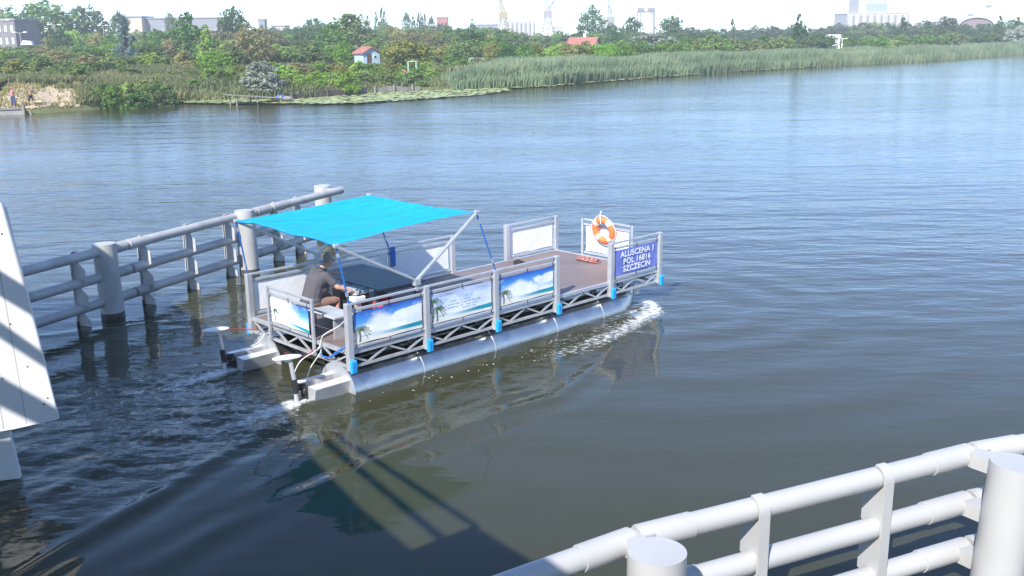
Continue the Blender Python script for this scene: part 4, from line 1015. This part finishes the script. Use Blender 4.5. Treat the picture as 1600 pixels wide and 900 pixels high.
row(1060, 1620, 30, lambda p: shore_at(p)[1]+42, (60, 52), 17, [('round', 'mid'), ('round', 'mid'), ('round', 'bright'), ('round', 'dark'), ('bush', 'yellow')], 'green tree in the row behind the right reeds', 'trees behind the right reeds', jt=4)
row(1060, 1620, 34, lambda p: 430, (44, 34), 17, [('round', 'dark'), ('tall', 'dark'), ('round', 'mid')], 'far dark tree on the right skyline', 'far trees on the right', jt=4)

# --- reeds, grass, lily pads (nobody could count them)
def stuff(name, V, Fc, m, label):
    me = bpy.data.meshes.new(name); me.from_pydata(V, [], Fc); me.materials.append(m)
    o = bpy.data.objects.new(name, me); COL.objects.link(o); tag(o, label, kind='stuff'); return o
def blades(n, place, h, w, seed, lean=.25):
    rg = random.Random(seed); V = []; Fc = []
    for i in range(n):
        p = place(rg)
        if p is None: continue
        x, y, z, hs = p; H_ = h*hs*rg.uniform(.7, 1.15); a = rg.uniform(0, 6.28); dx, dy = math.cos(a)*w*.5, math.sin(a)*w*.5
        lx, ly = rg.gauss(.10, lean)*H_, rg.gauss(0, lean)*H_; k = len(V)
        V += [(x-dx, y-dy, z), (x+dx, y+dy, z), (x+dx*1.1+lx*.35, y+dy*1.1+ly*.35, z+H_*.62), (x-dx*1.1+lx*.35, y-dy*1.1+ly*.35, z+H_*.62), (x+lx, y+ly, z+H_)]
        Fc += [(k, k+1, k+2, k+3), (k+3, k+2, k+4)]
    return V, Fc
def shore_pos(rg, px0, px1, d0, d1, bias=1.0):
    px = px0+(px1-px0)*rg.random()**bias; x, y = shore_cache(px); d = rg.uniform(d0, d1); a = 1.85
    return x+math.cos(a)*d, y+math.sin(a)*d, px, d
def reed_place(rg):
    x, y, px, d = shore_pos(rg, 712, 1640, -1.5, 13)
    t = vnoise(x*.12, y*.12, 3); hs = .78+.45*float(t)
    if px < 760: hs *= .55+.45*max(0, (px-712)/48)
    if d < 0: hs *= .8
    return x, y, (-.1 if d < .5 else .5), hs
REED = leafmat('reed_leaf', (.19, .255, .15), (.32, .37, .22), .12)
V, Fc = blades(85000, reed_place, 2.35, .10, 5, .13); stuff('reed_bed', V, Fc, REED, 'tall grey-green reed bed along the far bank')
def reed_top(rg):
    x, y, px, d = shore_pos(rg, 720, 1640, 3, 15); t = vnoise(x*.12, y*.12, 3)
    return x, y, 1.55+.85*float(t), 1
V, Fc = blades(7000, reed_top, .9, .22, 8, .25); stuff('reed_plumes', V, Fc, leafmat('reed_plume', (.22, .22, .12), (.32, .30, .18), .12), 'pale plumes on the reed bed')
def grass_place(rg):
    x, y, px, d = shore_pos(rg, -40, 320, .5, 30)
    if 10 < px < 152 and d < 14 and vnoise(x*.3, y*.3, 2) < .80: return None
    return x, y, gz(x, d)-.08, .6+.9*float(vnoise(x*.2, y*.2, 7))
V, Fc = blades(26000, grass_place, .85, .13, 6, .3); stuff('bank_grass', V, Fc, leafmat('dry_grass', (.19, .22, .085), (.34, .32, .15), .15), 'long yellowish grass on the left bank')
def grass2(rg):
    x, y, px, d = shore_pos(rg, 300, 760, .3, 40)
    return x, y, gz(x, d)-.08, .6+.8*float(vnoise(x*.2, y*.2, 7))
V, Fc = blades(14000, grass2, .8, .14, 9, .3); stuff('garden_grass', V, Fc, leafmat('green_grass', (.12, .19, .05), (.21, .27, .08), .15), 'green grass between the garden bushes')
def pads():
    rg = random.Random(4); V = []; Fc = []
    for i in range(9000):
        px = rg.uniform(300, 800) if rg.random() < .86 else rg.uniform(800, 1300); x, y = shore_cache(px)
        wd = float(np.interp(px, [300, 400, 470, 540, 620, 700, 760, 785], [1.2, 5, 7, 13, 14, 12, 7, 1])) if px < 785 else (2.2 if vnoise(px*.02, 1, 2) > .5 else .5)
        if 300 < px < 330: wd *= .5
        d = -rg.uniform(0, 1)**1.1*wd*1.0+.3; a = 1.95; cx, cy = x+math.cos(a)*d+rg.uniform(-1, 1), y+math.sin(a)*d
        r = rg.uniform(.16, .42); k = len(V); z = .012+i*2e-6; tx, ty = rg.uniform(-.12, .12), rg.uniform(-.12, .12); ph_ = rg.uniform(0, 6)
        for j in range(7):
            w = ph_+j*.93; V.append((cx+r*math.cos(w), cy+r*math.sin(w), z+r*.3+tx*r*math.cos(w)+ty*r*math.sin(w)*.8))
        Fc.append(tuple(range(k, k+7)))
    stuff('lily_pads', V, Fc, mat('lily_leaf', (.36, .42, .17), .5, 0, .25, 1.2), 'yellow-green water lily leaves floating along the far bank')
pads()
# sand on the left bank
b = MB(); vs = []; N = 26; Mx = 12
for j in range(Mx+1):
    for i in range(N+1):
        px = 4+(158-4)*i/N; x, y = shore_cache(px); d = .25+(15.0-2.5*math.sin(i*.5))*j/Mx*(math.sin(math.pi*min(1, i/N*.93+.07))**.6*(.62+.75*float(vnoise(i*.45, 3.3, 5)))+.001)
        vs.append((x+math.cos(1.95)*d, y+math.sin(1.95)*d, gz(x, d)+.12+.22*float(vnoise(i*.8, j*.9, 3))))
b.add(vs, [(j*(N+1)+i, j*(N+1)+i+1, (j+1)*(N+1)+i+1, (j+1)*(N+1)+i) for j in range(Mx) for i in range(N)], True)
o = b.build('sand_patch', SAND); tag(o, 'bare pale sand patch on the left bank', kind='structure')
# grass tufts standing in the sand
def sand_tuft(rg):
    px = rg.uniform(4, 160); x, y = shore_cache(px); d = rg.uniform(.1, 15)
    if vnoise(x*.7, y*.7, 12) < .60 and d > 1.2 and rg.random() > .12: return None
    return x+math.cos(1.95)*d, y+math.sin(1.95)*d, gz(x, d)+.1, .6
V, Fc = blades(2600, sand_tuft, .6, .12, 16, .35); stuff('sand_grass', V, Fc, LM['olive'], 'sparse tufts of grass growing through the sand')

# ------------------------------------------------------------------ things on the far bank
# quay wall at the left
a, c = Vector((*shore_at(-14), 0)), Vector((*shore_at(72), 0)); d = (c-a).normalized(); n_ = Vector((d.y, -d.x, 0))
q = empty('quay_wall', a, 0, 'low concrete quay wall under the two people on the left bank', 'quay')
b = MB(); b.prism([Vector((0, 0, -.6))+n_*.6, Vector((0, 0, .42))+n_*.6, Vector((0, 0, .42))-n_*.6, Vector((0, 0, -.6))-n_*.6], c-a); b.build('wall', CONC, q, .04)
b = MB(); b.prism([Vector((0, 0, .425))+n_*.68, Vector((0, 0, .55))+n_*.68, Vector((0, 0, .55))-n_*.62, Vector((0, 0, .425))-n_*.62], c-a); b.build('coping', WOODG, q, .02)
b = MB(); p = c-a+n_*.75; b.tube([p+Vector((0, 0, -.8)), p+Vector((0, 0, .85))], .14, 12); b.tube([p+d*.7+n_*.4+Vector((0, 0, -.8)), p+d*.5+n_*.3+Vector((0, 0, .3))], .10, 10); b.split_build('mooring_stake', WOODG, q)
f1 = at(21.5, 166, 90.2); f2 = at(49, 163, 91.5)
bank_person((f1.x, f1.y, .62), R(-60), 'up', 'person on the quay in a pink top and blue jeans with both arms raised', PINK, JEANS)
bank_person((f2.x, f2.y, .62), R(-15), 'lean', 'bare-chested person in dark trousers stepping along the quay edge', None, DKCL)
bp = at(637, 128, 122)
bank_person((bp.x, bp.y, 1.1), R(200), 'bend', 'bare-backed person bending over among the bramble bushes', None, DKCL)
# bulkhead
def timber(name, px0, px1, off, z1, label, m, tilt=0):
    a = Vector((*shore_at(px0), 0)); c = Vector((*shore_at(px1), 0)); q = empty(name, a, 0, label, 'bulkhead'); d = (c-a); n_ = Vector((d.y, -d.x, 0)).normalized(); rg = random.Random(int(px0))
    b = MB(); k = max(2, int(d.length/1.2))
    for i in range(k):
        p, r_ = d*(i/k), d*((i+.97)/k); z = z1+rg.uniform(-.12, .12); b.prism([p+n_*off+Vector((0, 0, -.5)), p+n_*off+Vector((0, 0, z)), p+n_*(off-.12)+Vector((0, 0, z)), p+n_*(off-.12)+Vector((0, 0, -.5))], r_-p)
    b.build('boards', m, q)
    for i in range(0, k+1, 2):
        b = MB(); p = d*(i/k)+n_*(off+.11); b.tube([p+Vector((0, 0, -.6)), p+Vector((0, 0, z1+.22))], .11, 8); b.build('stake', m, q)
    return q
timber('bulkhead', 470, 585, .35, .75, 'long weathered timber bulkhead below the bramble bushes', mat('dark_timber', (.10, .085, .075), .9, 0, .3, 2))
timber('bulkhead', 596, 664, .35, .72, 'short grey timber bulkhead right of the long dark one', WOODG)
# plank dock, tilted
a, c = atz(356, 149, .95), atz(436, 153.5, .45)
q = empty('dock', a, 0, 'weathered plank dock sloping down to the lily leaves', 'dock'); d = c-a; n_ = Vector((d.y, -d.x, 0)).normalized()
b = MB()
for i in range(22):
    p, r_ = d*(i/22), d*((i+.88)/22); b.prism([p-n_*1.1, p+n_*1.1, r_+n_*1.1, r_-n_*1.1], (0, 0, .08))
b.build('planks', WOODG, q)
for f in (.1, .5, .95):
    for s in (-.9, .9):
        b = MB(); p = d*f+n_*s; b.tube([Vector((p.x, p.y, p.z-.01)), Vector((p.x, p.y, -1.4))], .09, 8); b.build('stake', WOODG, q)
p = atz(441, 153, .5)
q = empty('folded_boat', p, R(20), 'small boat under a blue cover at the end of the plank dock', 'boat')
b = MB(); b.ell((0, 0, -.1), (1.1, .45, .30), 18, 10); b.build('hull', WOODG, q)
b = MB(); b.ell((-.15, 0, .05), (.55, .40, .28), 16, 8); b.build('cover', mat('blue_tarp', (.05, .11, .40), .6), q)
b = MB(); b.box(-.30, -.16, -.50, -.42, -.3, .2); b.build('strap', mat('yellow_strap', (.6, .5, .05), .6), q)

# ---- sheds, huts, houses
def gable_house(name, px, py, Y, wx, wy, hw_, hr, rz, wall, roof, label, cat='house', over=.35, windows=(), door=None, chimney=False):
    p = at(px, py, Y); q = empty(name, p, rz, label, cat)
    b = MB(); b.prism([(-wx/2, -wy/2, 0), (wx/2, -wy/2, 0), (wx/2, -wy/2, hw_), (0, -wy/2, hw_+hr), (-wx/2, -wy/2, hw_)], (0, wy, 0)); b.build('wall', wall, q)
    b = MB(); e = .16; sl = math.hypot(wx/2, hr); ux, uz = (wx/2)/sl, hr/sl; ov = over
    for s in (-1, 1):
        a0 = Vector((0, -wy/2-ov, hw_+hr+.02)); a1 = Vector((s*(wx/2+ov*ux), -wy/2-ov, hw_-ov*uz+.02))
        b.prism([a0, a1, a1+Vector((0, 0, e)), a0+Vector((0, 0, e))], (0, wy+2*ov, 0))
    rf = b.build('roof', roof, q)
    if chimney:
        c = MB(); c.box(wx*.12, wx*.12+.6, -.3, .3, hw_+hr*.5, hw_+hr+.9); c.build('chimney', wall, rf)
    for fx, z, w, h in windows:
        c = MB(); c.box(fx-w/2, fx+w/2, -wy/2-.05, -wy/2+.02, z, z+h); fr = c.build('window', WHITEP, q)
        c = MB(); c.box(fx-w/2+.08, fx+w/2-.08, -wy/2-.07, -wy/2-.051, z+.08, z+h-.08); c.build('pane', BLACK, fr)
    if door:
        fx, w, h = door; c = MB(); c.box(fx-w/2, fx+w/2, -wy/2-.06, -wy/2+.02, 0.02, h); c.build('door', mat('brown_door', (.12, .07, .05), .7), q)
    return q
RROOF = mat('red_roof', (.36, .14, .11), .75, 0, .15, 2); BWALL = mat('pale_blue_wall', (.42, .56, .66), .7); CREAM = mat('cream_wall', (.74, .70, .62), .8)
sh_ = gable_house('shed', 574, 99, 152, 2.8, 2.5, 1.5, .75, R(38), BWALL, RROOF, 'pale blue garden shed with a red roof among the trees', 'shed', .3, ((.6, .7, .5, .5),), (-.4, .7, 1.4))
gable_house('house', 912, 86, 212, 4.4, 5.4, 2.1, 1.3, R(70), CREAM, RROOF, 'small cream house with red roof and chimney behind the reeds', 'house', .4, ((-1, .8, .9, .9), (1.2, .8, .9, .9)), None, True)
# white hut with flat canopy
p = at(1302, 76, 240); q = empty('hut', p, R(-8), 'white garden hut with a flat porch roof right of the conifer', 'hut')
b = MB(); b.box(-1.9, 1.2, -1.3, 1.3, 0, 2.4); b.build('wall', WHITE, q); b = MB(); b.prism([(-2.1, -1.5, 2.41), (1.4, -1.5, 2.41), (1.2, -1.5, 3.2), (-1.5, -1.5, 3.2)], (0, 3, 0)); b.build('roof', mat('pale_roof', (.62, .60, .56), .7), q)
b = MB(); b.box(1.3, 2.9, -1.2, 1.2, 2.2, 2.28); b.build('porch_roof', WHITE, q); b = MB(); b.tube([(1.7, -1.1, 0), (1.7, -1.1, 2.2)], .12, 8); b.build('porch_post', WHITE, q)
b = MB(); b.box(-.9, .1, -1.36, -1.302, .9, 1.8); b.build('window', BLACK, q)
# garden frames
def frame(px, py, Y, w, h, d, label, bars):
    p = at(px, py, Y); q = empty('garden_frame', p, R(10), label, 'frame'); g = mat('pale_green_metal', (.28, .42, .31), .5)
    b = MB()
    for x in (-w/2, w/2):
        for y in (0, d): b.tube([(x, y, 0), (x, y, h)], .07, 8)
    b.split_build('post', g, q); b = MB()
    for y in (0, d): b.tube([(-w/2, y, h), (w/2, y, h)], .07, 8)
    for i in range(bars): x = -w/2+w*i/(bars-1); b.tube([(x, 0, h), (x, d, h)], .05, 6); 
    b.split_build('crossbar', g, q)
frame(645, 118, 128, 1.0, 1.7, .9, 'pale green upright frame right of the bending person', 2)
frame(746, 110, 142, 1.9, 1.6, 1.5, 'pale green pergola frame at the left end of the reeds', 5)
b = MB(); p = at(817, 93, 172); b.ell((0, 0, .4), (.9, .5, .45), 12, 8); b.box(-.7, .7, -.4, .4, -.4, .4); o = b.build('water_tank', WHITEP, None, 0, p); tag(o, 'small white garden tank above the middle of the reeds', 'tank')

# ---- far buildings
def block(name, px0, px1, top, Y, depth, m, label, cat='building', cols=0, rows=0, z0=0, roofm=None, rz=0, wm=None, ws=.5):
    a, c = at(px0, 60, Y), at(px1, 60, Y); h = at((px0+px1)/2, top, Y).z; w = c.x-a.x
    q = empty(name, ((a.x+c.x)/2, Y, z0), rz, label, cat)
    b = MB(); b.box(-w/2, w/2, 0, depth, 0, h-z0); b.build('wall', m, q)
    b = MB(); b.box(-w/2-.3, w/2+.3, -.3, depth+.3, h-z0+.01, h-z0+.5); b.build('roof', roofm or m, q)
    for j in range(rows):
        for i in range(cols):
            x = -w/2+w*(i+.5)/cols; dz = (h-z0)/(rows+.3); z = dz*(j+.35); ww = w/cols*ws
            b = MB(); b.box(x-ww/2, x+ww/2, -.12, .05, z, z+dz*.55); b.build('window', wm or DARKW, q)
    return q, w, h-z0
DARKW = mat('dark_window', (.05, .055, .065), .2); PALEW = mat('pale_window', (.50, .52, .56), .3)
GREYB = mat('grey_brick', (.20, .185, .19), .85, 0, .12, .3); BEIGE = mat('beige_wall', (.56, .48, .38), .85); GREYW = mat('grey_wall', (.26, .27, .30), .85); BRICK = mat('red_brick', (.42, .17, .13), .85); WHB = mat('white_concrete', (.55, .52, .50), .8); PINKW = mat('pinkish_wall', (.62, .48, .42), .85); GREYR = mat('grey_roof', (.28, .29, .31), .8)
block('apartment_building', -34, 27, 32, 280, 12, GREYB, 'grey-brown three-storey building at the left edge', 'building', 6, 3, 1, GREYR, R(-6), PALEW, .45)
block('long_building', 198, 224, 27, 420, 14, BEIGE, 'beige gable end of the long flat-roofed hall', 'building', 0, 0, 1, GREYR)
block('long_building', 224.5, 352, 29, 424, 14, GREYW, 'long grey flat-roofed hall behind the left gardens', 'building', 14, 1, 1, GREYR, 0, mat('dim_glass', (.33, .35, .38), .4), .6)
block('apartment_building', 425, 446, 41, 520, 12, PINKW, 'pale block of flats left of the dark round tree', 'building', 4, 3, 1, GREYR, 0, PALEW, .4)
block('tower', 405, 415, 31, 560, 6, GREYW, 'small grey square tower on the left skyline', 'tower', 1, 2, 1)
block('brick_building', 683, 700, 28, 600, 10, BRICK, 'red brick building right of the poplar row', 'building', 3, 2, 1, BRICK)
block('warehouse', 745, 778, 39, 640, 12, GREYR, 'low grey warehouse at the foot of the yellow crane', 'building', 6, 1, 1)
# silos block
q, w, h = block('silo_block', 788, 836, 34, 820, 20, WHB, 'white silo block beside the yellow crane', 'silos', 0, 0, 1)
for i in range(7):
    b = MB(); x = -w/2+w*(i+.5)/7; b.tube([(x, -w/16, 0), (x, -w/16, h-1)], w/14.5, 16); b.build('silo', WHB, q)
b = MB(); b.box(-w*.1, w*.12, 2, 10, h+.5, h+8); b.build('head_house', WHB, q)
block('silo_block', 866, 880, 42, 830, 16, WHB, 'low white block right of the lattice tower', 'building', 0, 0, 1)
# grain elevator on the right
Y = 780
q, w, h = block('grain_elevator', 1321, 1418, 21, Y, 30, WHB, 'large white grain elevator on the right skyline', 'building', 0, 0, 1)
mpx = Y/FPX*1.01
b = MB(); b.box((1341-1369.5)*mpx, (1385-1369.5)*mpx, 3, 25, h+.5, h+13); b.build('head_house', WHB, q)
b = MB(); b.box((1353-1369.5)*mpx, (1384.5-1369.5)*mpx, 2.85, 2.99, h+1.5, h+7); b.build('window_wall', mat('blue_glass', (.40, .46, .54), .3), q)
for x0, x1 in ((1353, 1368), (1370, 1380)):
    b = MB(); b.box((x0-1369.5)*mpx, (x1-1369.5)*mpx, -.2, .0, h*.45, h*.50); b.build('window', PALEW, q)
for i in range(9):
    b = MB(); x = -w/2+w*(i+.5)/9; b.tube([(x, -.5, 0), (x, -.5, h-1.2)], w/19, 14); b.build('silo', WHB, q)
# arched hall
p = at(1523, 60, 620); q = empty('arched_hall', (p.x, 620, 1), 0, 'low hall with an arched white and brown roof on the right', 'hall')
hz = at(1523, 29, 620).z-1; hw2 = 25*620/FPX
b = MB(); b.prism([(-hw2*math.cos(math.pi*i/16), 0, hz*.60+hz*.40*math.sin(math.pi*i/16)) for i in range(17)]+[(hw2, 0, 0), (-hw2, 0, 0)], (0, 40, 0)); b.build('wall', mat('brown_gable', (.28, .20, .17), .8), q)
b = MB()
for i in range(16):
    a0, a1 = math.pi*i/16, math.pi*(i+1)/16; A = Vector((-hw2*1.06*math.cos(a0), -1, hz*.62+hz*.42*math.sin(a0))); B_ = Vector((-hw2*1.06*math.cos(a1), -1, hz*.62+hz*.42*math.sin(a1))); b.prism([A, B_, B_+Vector((0, 0, .6)), A+Vector((0, 0, .6))], (0, 42, 0))
b.build('roof', WHB, q)
# masts
def mast(px, top, Y, r, label, name='mast', head=None):
    p = at(px, 60, Y); zt = at(px, top, Y).z; q = empty(name, (p.x, Y, 1), 0, label, 'mast')
    b = MB(); b.tube([(0, 0, 0), (0, 0, zt-1)], [r, r*.5], 8); b.build('pole', GREYW, q)
    if head: b = MB(); b.box(-head, head, -.3, .3, zt-1-head*.9, zt-1); b.build('lamp_head', GREYW, q)
mast(1022, 8, 700, .5, 'thin tall mast right of the gantry'); mast(1055, 12, 700, .4, 'shorter thin mast above the round dark tree')
mast(1540, 8, 600, .3, 'floodlight mast behind the arched hall', 'floodlight', 1.6); mast(1513, 22, 600, .3, 'lower floodlight mast left of the arched hall', 'floodlight', 1.4)
# lattice harbour cranes
def lattice(b, p, q, w0, w1, n, r=.18):
    p, q = Vector(p), Vector(q); d = (q-p); a = d.cross(Vector((0, 1, 0))).normalized(); c = d.cross(a).normalized()
    def cn(i, k):
        w = w0+(w1-w0)*i/n; s, t = ((-1, -1), (1, -1), (1, 1), (-1, 1))[k]; return p+d*(i/n)+a*(s*w/2)+c*(t*w/2)
    for k in range(4):
        b.tube([cn(0, k), cn(n, k)], r, 5, False)
        for i in range(n): b.tube([cn(i, k), cn(i+1, (k+1) % 4)], r*.6, 4, False)
YCR = mat('yellow_crane_paint', (.40, .32, .16), .6); WCR = mat('white_crane_paint', (.36, .33, .32), .6)
def crane(px, Y, zt, zj, jx, m, label, wbase=9):
    p = at(px, 60, Y); q = empty('harbour_crane', (p.x, Y, 1), 0, label, 'crane')
    b = MB(); lattice(b, (0, 0, 0), (0, 0, zt), wbase, 4, 7, .42); b.build('tower', m, q)
    b = MB(); b.box(-3, 3, -3, 3, zt, zt+4.5); b.build('machine_house', m, q)
    b = MB(); lattice(b, (0, 0, zt+4), (jx, 0, zj), 2.4, .8, 12, .22); b.build('jib', m, q)
    b = MB(); lattice(b, (0, 0, zt+4.5), (-2, 0, zt+13), 2.6, 1.2, 4, .22); b.tube([(-2, 0, zt+13), (jx*.9, 0, zj*.92)], .12, 5); b.build('a_frame', m, q)
crane(787, 700, 16, 44, -9, YCR, 'yellowish harbour crane with a steep raised jib')
crane(856, 760, 18, 30, 5, WCR, 'white lattice crane tower beside the silos', 11)
crane(954, 820, 14, 52, -4, WCR, 'white crane behind the middle trees', 9)
p = at(1008, 60, 720); q = empty('gantry', (p.x, 720, 1), 0, 'pale steel gantry with two hoists above the trees', 'gantry'); z = at(1008, 18, 720).z-1; m7 = 720/FPX
b = MB(); b.box(-13*m7, 14*m7, -1, 1, z-1, z+.4); b.build('bridge_girder', WCR, q)
for x in (-7*m7, 8*m7):
    b = MB(); b.box(x-2.2, x+2.2, -1.5, 1.5, z+.41, z+2.6); b.build('hoist', GREYW, q)
for x in (-12*m7, -8*m7, 8.5*m7, 12*m7):
    b = MB(); b.tube([(x, 0, 0), (x, 0, z-1)], .45, 6); b.build('leg', WCR, q)
# street lamps on the left
def lamp(px, top, Y, arm, label):
    p = at(px, 60, Y); zt = at(px, top, Y).z; q = empty('street_lamp', (p.x, Y, 1), R(random.uniform(-20, 20)), label, 'street lamp')
    b = MB(); b.tube([(0, 0, 0), (0, 0, zt-1)], [.13, .09], 8); b.build('pole', WCR, q)
    b = MB(); b.tube([(-arm, 0, zt-.9), (0, 0, zt-1.1), (arm, 0, zt-.9)], .07, 6); b.build('arm', WCR, q)
    for s in (-1, 1): b = MB(); b.box(s*arm-.45, s*arm+.45, -.2, .2, zt-.98, zt-.80); b.build('lamp_head', WHITE, q)
lamp(6, 32, 235, 1.5, 'tall double-arm street lamp before the grey-brown building'); lamp(32, 51, 235, 1.5, 'lower double-arm street lamp right of the tall one'); lamp(87, 39, 270, 1.3, 'double-arm street lamp under the widest skyline tree'); lamp(163, 40, 280, 1.2, 'double-arm street lamp left of the blue spruce')
# white tent roof glimpsed by the lamps
p = at(43, 70, 222); q = empty('tent', (p.x, p.y, 1.6), R(12), 'small white ridge tent showing above the bushes by the street lamps', 'tent')
b = MB(); b.prism([(-1.2, -1, p.z-1.6), (1.2, -1, p.z-1.6), (.9, -1, p.z-.85), (-.7, -1, p.z-.7)], (0, 2, 0)); b.build('roof', WHITE, q)
for x in (-1.1, 1.1):
    b = MB(); b.tube([(x, -.9, 0), (x, -.9, p.z-1.6)], .05, 6); b.build('post', WCR, q)

# ------------------------------------------------------------------ haze
HAZE = 0.00082
if HAZE:
    b = MB(); b.box(-520, 1250, -70, 1000, -3, 75); m = bpy.data.materials.new('haze'); m.use_nodes = True; t = m.node_tree; t.nodes.remove(t.nodes['Principled BSDF'])
    v = t.nodes.new('ShaderNodeVolumePrincipled'); v.inputs['Color'].default_value = (.97, .98, .98, 1); v.inputs['Density'].default_value = HAZE; v.inputs['Anisotropy'].default_value = .2
    t.links.new(v.outputs[0], t.nodes['Material Output'].inputs['Volume']); o = b.build('haze', m); tag(o, kind='stuff')
